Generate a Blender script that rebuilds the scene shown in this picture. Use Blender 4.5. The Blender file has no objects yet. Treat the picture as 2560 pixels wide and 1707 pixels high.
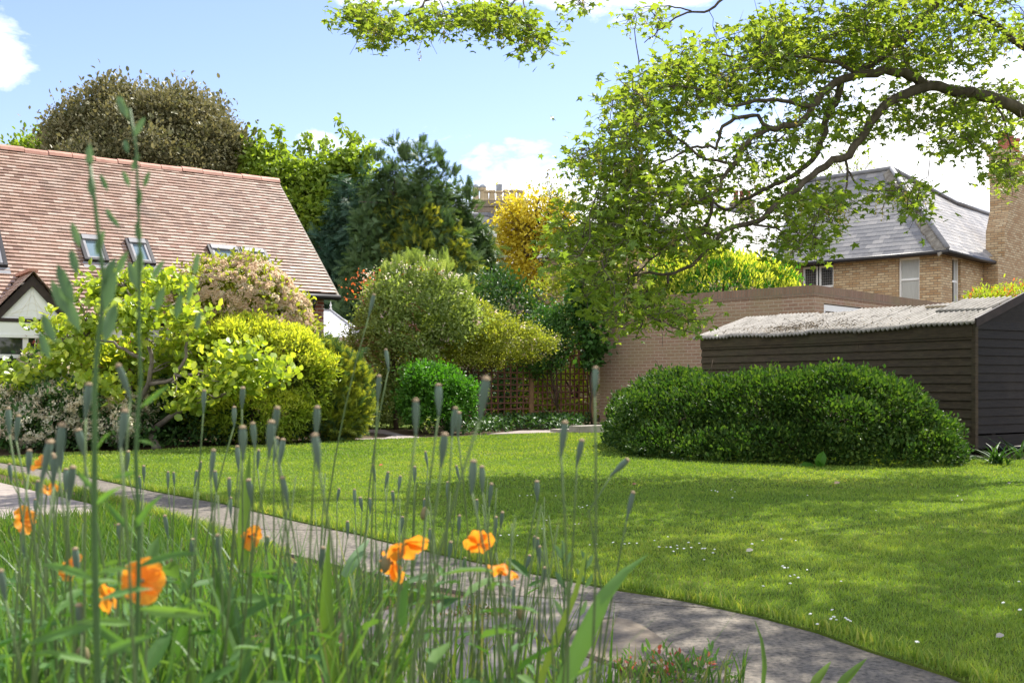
import bpy, math, random
import numpy as np
from mathutils import Vector, Matrix

# ------------------------------------------------------------------ camera, sky, sun, exposure
SC = bpy.context.scene
COL = SC.collection
F = 2600.0            # focal length in photo pixels (2560 px wide frame)
HY = 955.0            # photo row of the horizon
H = 1.0               # height of the lens above the lawn

cam_d = bpy.data.cameras.new('camera')
cam_d.sensor_width = 36.0
cam_d.lens = 36.0 * F / 2560.0
cam_d.shift_y = (HY - 853.5) / 2560.0
cam_d.clip_start = 0.05
cam_d.clip_end = 3000
cam_d.dof.use_dof = True
cam_d.dof.focus_distance = 11.0
cam_d.dof.aperture_fstop = 9.5
cam = bpy.data.objects.new('camera', cam_d)
COL.objects.link(cam)
cam.location = (0, 0, H)
cam.rotation_euler = (math.radians(90), 0, 0)
SC.camera = cam

SUN_EL = math.radians(52)
SUN_AZ = math.radians(35)        # measured from +Y towards +X
world = bpy.data.worlds.new('World')
SC.world = world
world.use_nodes = True
wn, wl = world.node_tree.nodes, world.node_tree.links
wn.clear()
def W(t, **kw):
    n = wn.new(t)
    for k, v in kw.items(): setattr(n, k, v)
    return n
def wmath(op, a, b=None, c=None, clamp=False):
    n = W('ShaderNodeMath', operation=op); n.use_clamp = clamp
    for i, x in enumerate((a, b, c)):
        if x is None: continue
        if isinstance(x, (int, float)): n.inputs[i].default_value = x
        else: wl.new(x, n.inputs[i])
    return n.outputs[0]
sky = W('ShaderNodeTexSky', sky_type='NISHITA')
sky.sun_disc = False
sky.sun_elevation = SUN_EL
sky.sun_rotation = SUN_AZ
sky.air_density = 1.0; sky.dust_density = 0.25; sky.ozone_density = 1.6
tc = W('ShaderNodeTexCoord')
sx = W('ShaderNodeSeparateXYZ'); wl.new(tc.outputs['Generated'], sx.inputs[0])
az = wmath('ARCTAN2', sx.outputs[0], sx.outputs[1])
el = wmath('ARCSINE', sx.outputs[2])
cv = W('ShaderNodeCombineXYZ'); wl.new(az, cv.inputs[0]); wl.new(wmath('MULTIPLY', el, 1.9), cv.inputs[1])
nz = W('ShaderNodeTexNoise'); nz.inputs['Scale'].default_value = 9.0; nz.inputs['Detail'].default_value = 9.0
nz.inputs['Roughness'].default_value = 0.62; nz.inputs['Distortion'].default_value = 0.25
wl.new(cv.outputs[0], nz.inputs['Vector'])
def gauss(a0, e0, sa, se, amp):
    da = wmath('DIVIDE', wmath('SUBTRACT', az, a0), sa)
    de = wmath('DIVIDE', wmath('SUBTRACT', el, e0), se)
    r2 = wmath('ADD', wmath('MULTIPLY', da, da), wmath('MULTIPLY', de, de))
    return wmath('MULTIPLY', wmath('EXPONENT', wmath('MULTIPLY', r2, -1.0)), amp)
bias = None
for g in ((0.03, 0.12, 0.13, 0.085, 0.55), (0.30, 0.13, 0.17, 0.105, 0.75), (0.52, 0.15, 0.16, 0.13, 0.72),
          (-0.455, 0.265, 0.035, 0.022, 0.34), (-0.47, 0.305, 0.035, 0.02, 0.26), (0.02, 0.36, 0.2, 0.02, 0.26), (0.17, 0.355, 0.05, 0.022, 0.3), (-0.12, 0.37, 0.14, 0.025, 0.3),
          (-0.17, 0.225, 0.07, 0.012, 0.2), (-0.6, 0.42, 0.25, 0.05, 0.04), (-1.7, 0.6, 0.7, 0.4, 0.4), (1.9, 0.5, 0.7, 0.35, 0.45), (-2.7, 0.6, 0.6, 0.45, 0.6), (2.7, 0.6, 0.6, 0.45, 0.6)):  # closing pair of clouds, unseen behind the camera, added to lift shaded sides
    o = gauss(*g)
    bias = o if bias is None else wmath('ADD', bias, o)
dens = wmath('ADD', wmath('SUBTRACT', nz.outputs['Fac'], 0.66), bias)
dens = wmath('MULTIPLY', dens, 4.2, clamp=True)
dens = wmath('MULTIPLY', dens, wmath('GREATER_THAN', el, -0.02))
mixc = W('ShaderNodeMix', data_type='RGBA', clamp_factor=True)
wl.new(dens, mixc.inputs[0])
skyb = W('ShaderNodeMix', data_type='RGBA', blend_type='MULTIPLY'); skyb.inputs[0].default_value = 1.0
wl.new(sky.outputs[0], skyb.inputs[6]); skyb.inputs[7].default_value = (0.99, 0.91, 1.02, 1)
wl.new(skyb.outputs[2], mixc.inputs[6])
mixc.inputs[7].default_value = (9.0, 9.0, 9.1, 1)
bg = W('ShaderNodeBackground'); bg.inputs['Strength'].default_value = 0.094
wl.new(mixc.outputs[2], bg.inputs['Color'])
wo = W('ShaderNodeOutputWorld'); wl.new(bg.outputs[0], wo.inputs['Surface'])

sun_d = bpy.data.lights.new('sun', 'SUN')
sun_d.energy = 4.4
sun_d.angle = math.radians(0.55)
sun_d.color = (1.0, 0.95, 0.86)
sun = bpy.data.objects.new('sun', sun_d); COL.objects.link(sun)
SUNV = Vector((math.sin(SUN_AZ)*math.cos(SUN_EL), math.cos(SUN_AZ)*math.cos(SUN_EL), math.sin(SUN_EL)))
sun.rotation_euler = SUNV.to_track_quat('Z', 'Y').to_euler()
sun.location = SUNV * 60

SC.view_settings.view_transform = 'Standard'
SC.view_settings.look = 'None'
SC.view_settings.exposure = 1.27
SC.view_settings.gamma = 1.0
SC.render.engine = 'CYCLES'
try:
    SC.cycles.use_denoising = True
    SC.cycles.max_bounces = 8; SC.cycles.transmission_bounces = 4; SC.cycles.transparent_max_bounces = 6
    SC.cycles.diffuse_bounces = 6; SC.cycles.glossy_bounces = 3
    SC.cycles.sample_clamp_indirect = 6.0
except Exception: pass

# ------------------------------------------------------------------ helpers
RNG = np.random.default_rng(7)
random.seed(7)
ORG = {}
def at(px, py, Y):                      # photo pixel + distance -> point in the garden
    return np.array(((px-1280.0)/F*Y, Y, H-(py-HY)/F*Y))
def gp(px, py, z=0.0):                  # photo pixel -> point on the ground
    Y = (H-z)*F/(py-HY)
    return np.array(((px-1280.0)/F*Y, Y, z))
def unit(v):
    v = np.asarray(v, float); return v/(np.linalg.norm(v)+1e-12)
def tag(o, label=None, cat=None, group=None, kind=None):
    if label: o['label'] = label
    if cat: o['category'] = cat
    if group: o['group'] = group
    if kind: o['kind'] = kind
    return o
def thing(name, label, cat, loc=(0, 0, 0), group=None):
    o = bpy.data.objects.new(name, None); COL.objects.link(o)
    o.empty_display_size = 0.2
    o.location = loc; ORG[o] = np.array(loc, float)
    return tag(o, label, cat, group)
def raw_mesh(name, V, loops, totals, smooth=False, var=None, uv=False):
    V = np.ascontiguousarray(V, dtype=np.float32)
    me = bpy.data.meshes.new(name)
    me.vertices.add(len(V)); me.vertices.foreach_set('co', V.ravel())
    me.loops.add(len(loops)); me.loops.foreach_set('vertex_index', np.asarray(loops, np.int32))
    totals = np.asarray(totals, np.int32)
    starts = np.concatenate(([0], np.cumsum(totals)[:-1])).astype(np.int32)
    me.polygons.add(len(totals))
    me.polygons.foreach_set('loop_start', starts)
    try: me.polygons.foreach_set('loop_total', totals)
    except Exception: pass
    me.polygons.foreach_set('use_smooth', np.full(len(totals), bool(smooth)))
    me.update(calc_edges=True)
    if var is not None:
        a = me.attributes.new('var', 'FLOAT', 'POINT'); a.data.foreach_set('value', np.asarray(var, np.float32))
    if uv:
        n = np.zeros(len(totals)*3, np.float32); me.polygons.foreach_get('normal', n); n = n.reshape(-1, 3)
        nl = np.repeat(n, totals, axis=0)
        P = V[np.asarray(loops)]
        hz = np.abs(nl[:, 2]) > 0.95
        T = np.stack((-nl[:, 1], nl[:, 0], np.zeros(len(nl))), 1)
        T /= (np.linalg.norm(T, axis=1)[:, None]+1e-9)
        T[hz] = (1, 0, 0)
        B = np.cross(nl, T)
        ul = me.uv_layers.new(name='UVMap')
        ul.data.foreach_set('uv', np.stack(((P*T).sum(1), (P*B).sum(1)), 1).astype(np.float32).ravel())
    return me
def put(name, me, mat, parent=None, V0=None):
    if mat is not None: me.materials.append(mat)
    o = bpy.data.objects.new(name, me); COL.objects.link(o)
    if parent is not None:
        o.parent = parent
        org = ORG[parent]
        me.transform(Matrix.Translation(Vector(tuple(-org))))
        ORG[o] = org
    else:
        ORG[o] = np.zeros(3)
    return o
class MB:
    def __init__(s): s.v = []; s.f = []
    def add(s, verts, faces):
        n = len(s.v); s.v += [tuple(map(float, p)) for p in verts]; s.f += [tuple(i+n for i in q) for q in faces]; return s
    def quad(s, *p): return s.add(p, [tuple(range(len(p)))])
    def hexa(s, b, t):                 # four bottom corners, four top corners
        return s.add(list(b)+list(t), [(3, 2, 1, 0), (4, 5, 6, 7), (0, 1, 5, 4), (1, 2, 6, 5), (2, 3, 7, 6), (3, 0, 4, 7)])
    def box(s, c, u, v, w):            # centre and three half axes
        c, u, v, w = (np.asarray(x, float) for x in (c, u, v, w))
        return s.hexa([c-u-v-w, c+u-v-w, c+u+v-w, c-u+v-w], [c-u-v+w, c+u-v+w, c+u+v+w, c-u+v+w])
    def bar(s, a, b, w, h, up=(0, 0, 1)):
        a, b = np.asarray(a, float), np.asarray(b, float); d = unit(b-a)
        x = np.cross(d, up)
        if np.linalg.norm(x) < 1e-4: x = np.cross(d, (1, 0, 0))
        x = unit(x); y = unit(np.cross(x, d))
        return s.box((a+b)/2, (b-a)/2, x*w/2, y*h/2)
    def prism(s, poly, vec):           # polygon extruded along a vector
        n = len(poly); vec = np.asarray(vec, float); P = [np.asarray(p, float) for p in poly]
        return s.add(P+[p+vec for p in P], [tuple(range(n-1, -1, -1)), tuple(range(n, 2*n))]+[(i, (i+1) % n, n+(i+1) % n, n+i) for i in range(n)])
    def tube(s, pts, rad, sides=6, cap=True):
        pts = [np.asarray(p, float) for p in pts]; n = len(pts)
        if not hasattr(rad, '__len__'): rad = [rad]*n
        verts = []; faces = []; prev = None
        for i, p in enumerate(pts):
            d = unit(pts[min(i+1, n-1)]-pts[max(i-1, 0)])
            if prev is None:
                a = np.cross(d, (0, 0, 1))
                if np.linalg.norm(a) < 1e-3: a = np.cross(d, (1, 0, 0))
            else: a = prev-d*np.dot(prev, d)
            a = unit(a); prev = a; b = np.cross(d, a)
            for k in range(sides):
                t = 2*math.pi*k/sides
                verts.append(p+(a*math.cos(t)+b*math.sin(t))*rad[i])
        for i in range(n-1):
            for k in range(sides):
                k2 = (k+1) % sides
                faces.append((i*sides+k, i*sides+k2, (i+1)*sides+k2, (i+1)*sides+k))
        if cap:
            faces.append(tuple(range(sides-1, -1, -1))); faces.append(tuple((n-1)*sides+k for k in range(sides)))
        return s.add(verts, faces)
    def lathe(s, prof, c=(0, 0, 0), sides=10, axis=(0, 0, 1)):
        ax = unit(axis); a = np.cross(ax, (1, 0, 0))
        if np.linalg.norm(a) < 1e-2: a = np.cross(ax, (0, 1, 0))
        a = unit(a); b = np.cross(ax, a); c = np.asarray(c, float); verts = []; faces = []
        for r, z in prof:
            for k in range(sides):
                t = 2*math.pi*k/sides; verts.append(c+ax*z+(a*math.cos(t)+b*math.sin(t))*r)
        for i in range(len(prof)-1):
            for k in range(sides):
                k2 = (k+1) % sides; faces.append((i*sides+k, i*sides+k2, (i+1)*sides+k2, (i+1)*sides+k))
        faces.append(tuple(range(sides-1, -1, -1))); faces.append(tuple((len(prof)-1)*sides+k for k in range(sides)))
        return s.add(verts, faces)
    def mesh(s, name, smooth=False, uv=True, var=None):
        loops = [i for q in s.f for i in q]
        return raw_mesh(name, np.array(s.v), loops, [len(q) for q in s.f], smooth, var, uv)
    def build(s, name, mat, parent=None, smooth=False, uv=True):
        return put(name, s.mesh(name, smooth, uv), mat, parent)

# ------------------------------------------------------------------ leaves
def _t(v, f): return np.array(v, float), f
SHAPE = {
 'diamond': _t([(0, 0, 0), (.45, .26, .06), (1, 0, -.05), (.45, -.26, .06)], [(0, 1, 2, 3)]),
 'oval': _t([(0, 0, 0), (.3, .27, .1), (.72, .25, .07), (1, 0, -.06), (.72, -.25, .07), (.3, -.27, .1), (.5, 0, 0)], [(0, 6, 1), (6, 2, 1), (6, 3, 2), (0, 5, 6), (6, 5, 4), (6, 4, 3)]),
 'lance': _t([(0, 0, 0), (.35, .14, .05), (.75, .11, .0), (1, 0, -.12), (.75, -.11, .0), (.35, -.14, .05), (.5, 0, -.02)], [(0, 6, 2, 1), (6, 3, 2), (0, 5, 4, 6), (6, 4, 3)]),
 'round': _t([(0, 0, 0), (.2, .34, .08), (.6, .44, .08), (1, .1, 0), (.95, -.12, -.03), (.6, -.44, .08), (.2, -.34, .08)], [(0, 1, 2, 3), (0, 3, 4), (0, 4, 5, 6)]),
 'maple': _t([(0, 0, 0), (-.12, .42, .02), (.12, .3, .05), (.42, .62, -.06), (.5, .2, .04), (1, 0, -.1), (.5, -.2, .04), (.42, -.62, -.06), (.12, -.3, .05), (-.12, -.42, .02)],
             [(0, 2, 1), (0, 4, 3, 2), (0, 5, 4), (0, 6, 5), (0, 8, 7, 6), (0, 9, 8)]),
 'strap': _t([(0, 0, 0), (.3, .075, .03), (.7, .06, 0), (1, 0, -.15), (.7, -.06, 0), (.3, -.075, .03), (.5, 0, -.02)], [(0, 6, 2, 1), (6, 3, 2), (0, 5, 4, 6), (6, 4, 3)]),
 'petalbit': _t([(-.5, -.5, 0), (.5, -.45, .1), (.5, .5, 0), (-.45, .5, .1)], [(0, 1, 2, 3)]),
}
def _frond():
    v = []; f = []
    def spike(a, b, w):
        a = np.array(a); b = np.array(b); d = unit(b-a); s = np.array((-d[1], d[0], 0))*w; n = len(v)
        v.extend([a+s, a-s, b]); f.append((n, n+1, n+2))
    spike((0, 0, 0), (1, 0, -.12), .07)
    for i in range(5):
        x = .1+.17*i; L = .42-.055*i
        spike((x, 0, -.02*i), (x+L*.75, L*.8, -.05*i+.03), .05)
        spike((x+.05, 0, -.02*i), (x+.05+L*.75, -L*.8, -.05*i+.03), .05)
    return np.array(v), f
SHAPE['frond'] = _frond()
def _spray():                          # upright tuft of short shoots
    v = []; f = []
    for k in range(6):
        t = k*math.pi/3+.3; c, s_ = math.cos(t), math.sin(t)
        b = np.array((.05, c*.05, s_*.05)); e = np.array((.75+.25*(k % 2), c*.33, s_*.33)); w = np.array((0, -s_, c))*.06
        n = len(v); v.extend([b-w, (b+e)/2+w*1.3, e, (b+e)/2-w*1.3]); f.append((n, n+1, n+2, n+3))
    return np.array(v), f
SHAPE['spray'] = _spray()
def rdir(n, rng):
    v = rng.normal(size=(n, 3)); return v/np.linalg.norm(v, axis=1)[:, None]
def nrm(a): return a/(np.linalg.norm(a, axis=1)[:, None]+1e-9)
def leaf_arrays(P, D, N, S, shape):
    T, Fc = SHAPE[shape]; n = len(P); k = len(T)
    U = nrm(D); Wd = np.cross(N, U); bad = np.linalg.norm(Wd, axis=1) < 1e-3
    Wd[bad] = np.cross(U[bad], (.3, .5, .8)); Wd = nrm(Wd); N2 = np.cross(U, Wd)
    S = np.broadcast_to(np.asarray(S, float), (n,))[:, None, None]
    V = P[:, None, :]+S*(T[None, :, 0:1]*U[:, None]+T[None, :, 1:2]*Wd[:, None]+T[None, :, 2:3]*N2[:, None])
    lp = np.array([i for q in Fc for i in q]); tt = np.array([len(q) for q in Fc])
    loops = (lp[None]+k*np.arange(n)[:, None]).ravel()
    return V.reshape(-1, 3), loops, np.tile(tt, n), k
def leaves(name, mat, parent, P, D, N, S, shape, var, smooth=False):
    V, lo, to, k = leaf_arrays(P, D, N, S, shape)
    return put(name, raw_mesh(name, V, lo, to, smooth, np.repeat(var, k)), mat, parent)
def blob_points(blobs, n, rng, lo=.78, hi=1.04, zmin=0.05, top=0.0):
    """points near the skins of a set of ellipsoids, with outward normals"""
    B = np.array(blobs, float)
    area = (B[:, 3]*B[:, 4]+B[:, 4]*B[:, 5]+B[:, 3]*B[:, 5]); pr = area/area.sum()
    out = []; nn = []; got = 0
    while got < n:
        m = (n-got)*2+50
        i = rng.choice(len(B), m, p=pr); d = rdir(m, rng); d[:, 2] += top; d = nrm(d)
        r = rng.uniform(lo, hi, m)
        p = B[i, :3]+d*B[i, 3:6]*r[:, None]
        q = nrm(d/B[i, 3:6])
        keep = p[:, 2] > zmin
        for b in B:                     # not deep inside a neighbour
            e = (p-b[:3])/b[3:6]; keep &= (e*e).sum(1) > (lo*.93)**2
        p, q = p[keep], q[keep]; out.append(p); nn.append(q); got += len(p)
        if m > 50 and len(p) == 0: break
    return np.concatenate(out)[:n], np.concatenate(nn)[:n]
def foliage(name, mat, parent, blobs, clumps, per, cr, size, shape, rng, up=.25, outw=.7, rnd=.7, lo=.8, hi=1.05, flat=.5, sizevar=.35, zmin=.04, top=0.0, varclump=.5):
    C, CN = blob_points(blobs, clumps, rng, lo, hi, zmin, top)
    n = clumps*per
    P = np.repeat(C, per, 0)+rng.normal(size=(n, 3))*cr*np.array((1, 1, .8))
    ON = np.repeat(CN, per, 0)
    D = ON*outw+rdir(n, rng)*rnd; D[:, 2] += up
    N = ON*(1-flat)+rdir(n, rng)*.6; N[:, 2] += flat*1.4
    S = size*(1+rng.uniform(-sizevar, sizevar, n))
    var = np.clip(np.repeat(rng.uniform(0, 1, clumps), per)*varclump+rng.uniform(0, 1, n)*(1-varclump), 0, 1)
    k = P[:, 2] > zmin; 
    return leaves(name, mat, parent, P[k], D[k], N[k], S[k], shape, var[k])
def bez(a, b, n=6, sag=0.0, rng=None, wob=0.0):
    a, b = np.asarray(a, float), np.asarray(b, float); t = np.linspace(0, 1, n)[:, None]
    p = a+(b-a)*t; p[:, 2] += sag*4*(t*(1-t))[:, 0]
    if rng is not None and wob > 0:
        p[1:-1] += rng.normal(size=(n-2, 3))*wob
    return p
def wood(name, mat, parent, base, blobs, r0, rng, lean=(0, 0), limbs=10, topz=None, split=.35):
    m = MB(); base = np.asarray(base, float); B = np.array(blobs, float); cen = B[:, :3].mean(0)
    tz = topz if topz is not None else cen[2]
    top = np.array((cen[0], cen[1], tz)); L = top-base
    tr = bez(base, top, 8, 0, rng, np.linalg.norm(L)*.012)
    m.tube(tr, np.linspace(r0, r0*.35, 8), 9)
    Pn, _ = blob_points(blobs, limbs, rng, .55, .9, base[2]+.1*L[2])
    for p in Pn:
        t = split+(1-split)*rng.uniform(0, .9); i = min(int(t*7), 6); a = tr[i]+(tr[i+1]-tr[i])*(t*7-i)
        rr = r0*(.45-.25*t)
        pts = bez(a, p, 7, np.linalg.norm(p-a)*.06, rng, np.linalg.norm(p-a)*.03)
        m.tube(pts, np.linspace(rr, rr*.18, 7), 5)
        for q in range(3):
            j = rng.integers(2, 6); e = pts[j]+rdir(1, rng)[0]*np.linalg.norm(p-a)*.3
            m.tube(bez(pts[j], e, 4, .02, rng, .02), np.linspace(rr*.35, rr*.08, 4), 4)
    return m.build(name, mat, parent, smooth=True, uv=False)

def lumpy(blobs, k, rng, fr=.34, shrink=.9, up=0.0, tall=1.0):
    """break the outline of a crown: every ellipsoid gets smaller lumps round its skin"""
    out = []
    for b in blobs:
        b = np.array(b, float); out.append((*b[:3], *(b[3:]*shrink)))
        for d in rdir(k, rng):
            d = unit(d+(0, -.25, up)); q = rng.uniform(.6, 1.3)*fr
            out.append((*(b[:3]+d*b[3:]*rng.uniform(.78, .98)), b[3]*q, b[4]*q, max(b[5]*q, b[3]*q*.6)*tall))
    return out

# ------------------------------------------------------------------ materials
class NT:
    def __init__(s, name):
        s.m = bpy.data.materials.new(name); s.m.use_nodes = True
        s.n, s.l = s.m.node_tree.nodes, s.m.node_tree.links; s.n.clear()
        s.out = s.n.new('ShaderNodeOutputMaterial')
    def N(s, t, **kw):
        n = s.n.new(t)
        for k, v in kw.items(): setattr(n, k, v)
        return n
    def L(s, a, b): s.l.new(a, b)
    def coord(s, kind='Object'): return s.N('ShaderNodeTexCoord').outputs[kind]
    def noise(s, scale, detail=4, rough=.55, vec=None, stretch=None):
        n = s.N('ShaderNodeTexNoise'); n.inputs['Scale'].default_value = scale; n.inputs['Detail'].default_value = detail; n.inputs['Roughness'].default_value = rough
        v = vec if vec is not None else s.coord()
        if stretch:
            mp = s.N('ShaderNodeMapping'); mp.inputs['Scale'].default_value = stretch; s.L(v, mp.inputs[0]); v = mp.outputs[0]
        s.L(v, n.inputs['Vector']); return n.outputs['Fac']
    def ramp(s, fac, stops):
        r = s.N('ShaderNodeValToRGB'); e = r.color_ramp.elements
        while len(e) < len(stops): e.new(.5)
        for x, (p, c) in zip(e, stops): x.position = p; x.color = (*c, 1)
        s.L(fac, r.inputs[0]); return r.outputs[0]
    def mix(s, fac, a, b, mode='MIX'):
        n = s.N('ShaderNodeMix', data_type='RGBA', blend_type=mode)
        for i, x in ((0, fac), (6, a), (7, b)):
            if isinstance(x, (int, float)): n.inputs[i].default_value = x
            elif isinstance(x, tuple): n.inputs[i].default_value = (*x, 1)
            else: s.L(x, n.inputs[i])
        return n.outputs[2]
    def bsdf(s, color, rough=.7, spec=.35, bump=None, bstr=.3, bdist=.01, metal=0.0):
        b = s.N('ShaderNodeBsdfPrincipled')
        if isinstance(color, tuple): b.inputs['Base Color'].default_value = (*color, 1)
        else: s.L(color, b.inputs['Base Color'])
        if isinstance(rough, (int, float)): b.inputs['Roughness'].default_value = rough
        else: s.L(rough, b.inputs['Roughness'])
        b.inputs['Specular IOR Level'].default_value = spec; b.inputs['Metallic'].default_value = metal
        if bump is not None:
            bp = s.N('ShaderNodeBump'); bp.inputs['Strength'].default_value = bstr; bp.inputs['Distance'].default_value = bdist
            s.L(bump, bp.inputs['Height']); s.L(bp.outputs[0], b.inputs['Normal'])
        return b
    def done(s, sh): s.L(sh.outputs[0] if hasattr(sh, 'outputs') else sh, s.out.inputs[0]); return s.m
def mat_plain(name, c, rough=.6, spec=.4, c2=None, scale=6, bump=.15, stretch=None, metal=0.0):
    t = NT(name); f = t.noise(scale, 6, .6, stretch=stretch)
    c2 = c2 or tuple(x*.72 for x in c)
    return t.done(t.bsdf(t.ramp(f, [(.3, c2), (.7, c)]), rough, spec, f, bump, .01, metal))
def mat_leaf(name, stops, trans=.45, tcol=(1.25, 1.25, .45), rough=.5, spec=.25, gain=1.4):
    t = NT(name); a = t.N('ShaderNodeAttribute'); a.attribute_name = 'var'
    n = len(stops); col = t.ramp(a.outputs['Fac'], [(i/(n-1), tuple(min(.8, x*gain) for x in c)) for i, c in enumerate(stops)])
    b = t.bsdf(col, rough, spec)
    tr = t.N('ShaderNodeBsdfTranslucent'); t.L(t.mix(1.0, col, tcol, 'MULTIPLY'), tr.inputs[0])
    mx = t.N('ShaderNodeMixShader'); mx.inputs[0].default_value = trans
    t.L(b.outputs[0], mx.inputs[1]); t.L(tr.outputs[0], mx.inputs[2])
    return t.done(mx)
def mat_brick(name, c1, c2, mortar, stain=None, bw=.225, bh=.075, ms=.010, soldier=False):
    t = NT(name); uv = t.coord('UV')
    br = t.N('ShaderNodeTexBrick'); br.offset = .5
    for k, v in (('Scale', 1.0), ('Mortar Size', ms), ('Mortar Smooth', .1), ('Bias', 0.0), ('Brick Width', bw), ('Row Height', bh)): br.inputs[k].default_value = v
    br.inputs['Color1'].default_value = (*c1, 1); br.inputs['Color2'].default_value = (*c2, 1); br.inputs['Mortar'].default_value = (*mortar, 1)
    t.L(uv, br.inputs['Vector'])
    big = t.noise(1.3, 5, .6); fine = t.noise(38, 4, .6)
    c = t.mix(.5, br.outputs['Color'], t.ramp(fine, [(.3, (.55, .55, .55)), (.75, (1.25, 1.2, 1.15))]), 'MULTIPLY')
    c = t.mix(t.ramp(big, [(.45, (0, 0, 0)), (.75, (.6, .6, .6))]), c, stain or tuple(x*.6 for x in c1))
    inv = t.N('ShaderNodeMath', operation='SUBTRACT'); inv.inputs[0].default_value = 1.0; t.L(br.outputs['Fac'], inv.inputs[1])
    return t.done(t.bsdf(c, .85, .2, inv.outputs[0], .6, .008))
M = {}
M['brick_red'] = mat_brick('red_brick', (.33, .12, .075), (.25, .09, .06), (.46, .40, .34))
M['brick_brown'] = mat_brick('brown_brick', (.37, .245, .17), (.32, .20, .14), (.45, .36, .28), (.28, .24, .12))
M['brick_yellow'] = mat_brick('yellow_stock_brick', (.64, .51, .32), (.42, .26, .13), (.22, .18, .13), (.40, .28, .16))
M['brick_far'] = mat_brick('grey_brick', (.30, .23, .16), (.22, .17, .12), (.3, .27, .22))
M['soldier'] = mat_brick('soldier_course_brick', (.30, .195, .14), (.24, .15, .105), (.22, .185, .14), (.20, .18, .09), .075, .4, .008)
def mat_tile(name, stops, rough=.55, spec=.4, moss=None):
    t = NT(name); a = t.N('ShaderNodeAttribute'); a.attribute_name = 'var'
    c = t.ramp(a.outputs['Fac'], [(i/(len(stops)-1), x) for i, x in enumerate(stops)])
    f = t.noise(25, 5, .65); c = t.mix(.55, c, t.ramp(f, [(.3, (.7, .7, .7)), (.7, (1.15, 1.15, 1.15))]), 'MULTIPLY')
    g = t.noise(.9, 6, .65)
    if moss: c = t.mix(t.ramp(g, [(.55, (0, 0, 0)), (.72, (.7, .7, .7))]), c, moss)
    return t.done(t.bsdf(c, rough, spec, f, .25, .004))
M['clay'] = mat_tile('clay_tile', [(.21, .125, .085), (.34, .22, .155), (.44, .32, .25), (.30, .175, .12)], .42, .95, (.20, .155, .115))
M['slate'] = mat_tile('grey_slate', [(.20, .195, .195), (.27, .26, .25), (.34, .32, .30)], .55, .3, (.20, .18, .155))
M['ridge'] = mat_plain('ridge_tile', (.50, .27, .19), .6, .35, (.36, .17, .12), 5)
M['lead'] = mat_plain('weathered_lead', (.26, .26, .27), .55, .4, (.15, .15, .16), 4)
M['mortar_hip'] = mat_plain('hip_mortar', (.30, .27, .22), .85, .2, (.14, .12, .09), 7, .5)
M['white'] = mat_plain('white_paint', (.82, .82, .80), .45, .4, (.74, .74, .72), 3, .03)
M['cream'] = mat_plain('cream_paint', (.76, .73, .64), .55, .35, (.68, .65, .57), 3, .03)
M['black'] = mat_plain('black_paint', (.025, .022, .022), .45, .4, (.015, .014, .014), 5, .05)
M['darkbrown'] = mat_plain('dark_brown_timber', (.045, .03, .025), .6, .3, (.025, .017, .014), 8, .1)
M['stone'] = mat_plain('sandstone', (.50, .40, .26), .8, .2, (.40, .31, .20), 6, .2)
M['curtain'] = mat_plain('pale_blind', (.46, .46, .42), .35, .5, (.36, .36, .33), 9, .05, (8, 8, .4))
M['bark'] = mat_plain('bark', (.155, .128, .10), .9, .15, (.07, .056, .044), 14, .6, (1, 1, .25))
M['bark_grey'] = mat_plain('grey_bark', (.26, .22, .19), .85, .2, (.13, .11, .09), 12, .4)
M['twig'] = mat_plain('twig', (.10, .07, .05), .85, .15, (.06, .045, .03), 20, .2)
M['concrete'] = mat_plain('pale_concrete', (.42, .38, .33), .85, .2, (.28, .25, .21), 5, .3)
M['terracotta'] = mat_plain('terracotta_pot', (.40, .13, .09), .7, .3, (.28, .09, .06), 6)
M['buffpot'] = mat_plain('buff_chimney_pot', (.55, .44, .28), .75, .25, (.42, .33, .2), 6)
M['steel'] = mat_plain('grey_metal', (.34, .36, .38), .4, .5, (.22, .23, .25), 8, .05)
def mat_glass(name, c, rough=.06):
    t = NT(name); return t.done(t.bsdf(c, rough, .9))
M['glass_dark'] = mat_glass('dark_window_glass', (.03, .035, .035))
M['glass_sky'] = mat_glass('skylight_glass', (.16, .22, .25), .12)
M['glass_green'] = mat_glass('conservatory_glass', (.30, .36, .34), .1)
# ------------------------------------------------------------------ ground, lawn, paths
def mat_ground():
    t = NT('garden_soil'); f = t.noise(9, 8, .65); g = t.noise(60, 4, .6)
    c = t.mix(.5, t.ramp(f, [(.3, (.05, .036, .022)), (.5, (.10, .072, .045)), (.7, (.07, .07, .028))]), t.ramp(g, [(.3, (.4, .4, .4)), (.7, (1.3, 1.3, 1.3))]), 'MULTIPLY')
    return t.done(t.bsdf(c, .95, .1, f, .8, .03))
def mat_lawn():
    t = NT('lawn_turf'); f = t.noise(1.1, 7, .6); g = t.noise(45, 4, .6)
    c = t.ramp(f, [(.3, (.055, .095, .012)), (.5, (.085, .13, .016)), (.7, (.13, .15, .03))])
    c = t.mix(.6, c, t.ramp(g, [(.3, (.45, .5, .4)), (.7, (1.3, 1.25, 1.1))]), 'MULTIPLY')
    return t.done(t.bsdf(c, .9, .1, g, .8, .02))
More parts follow.
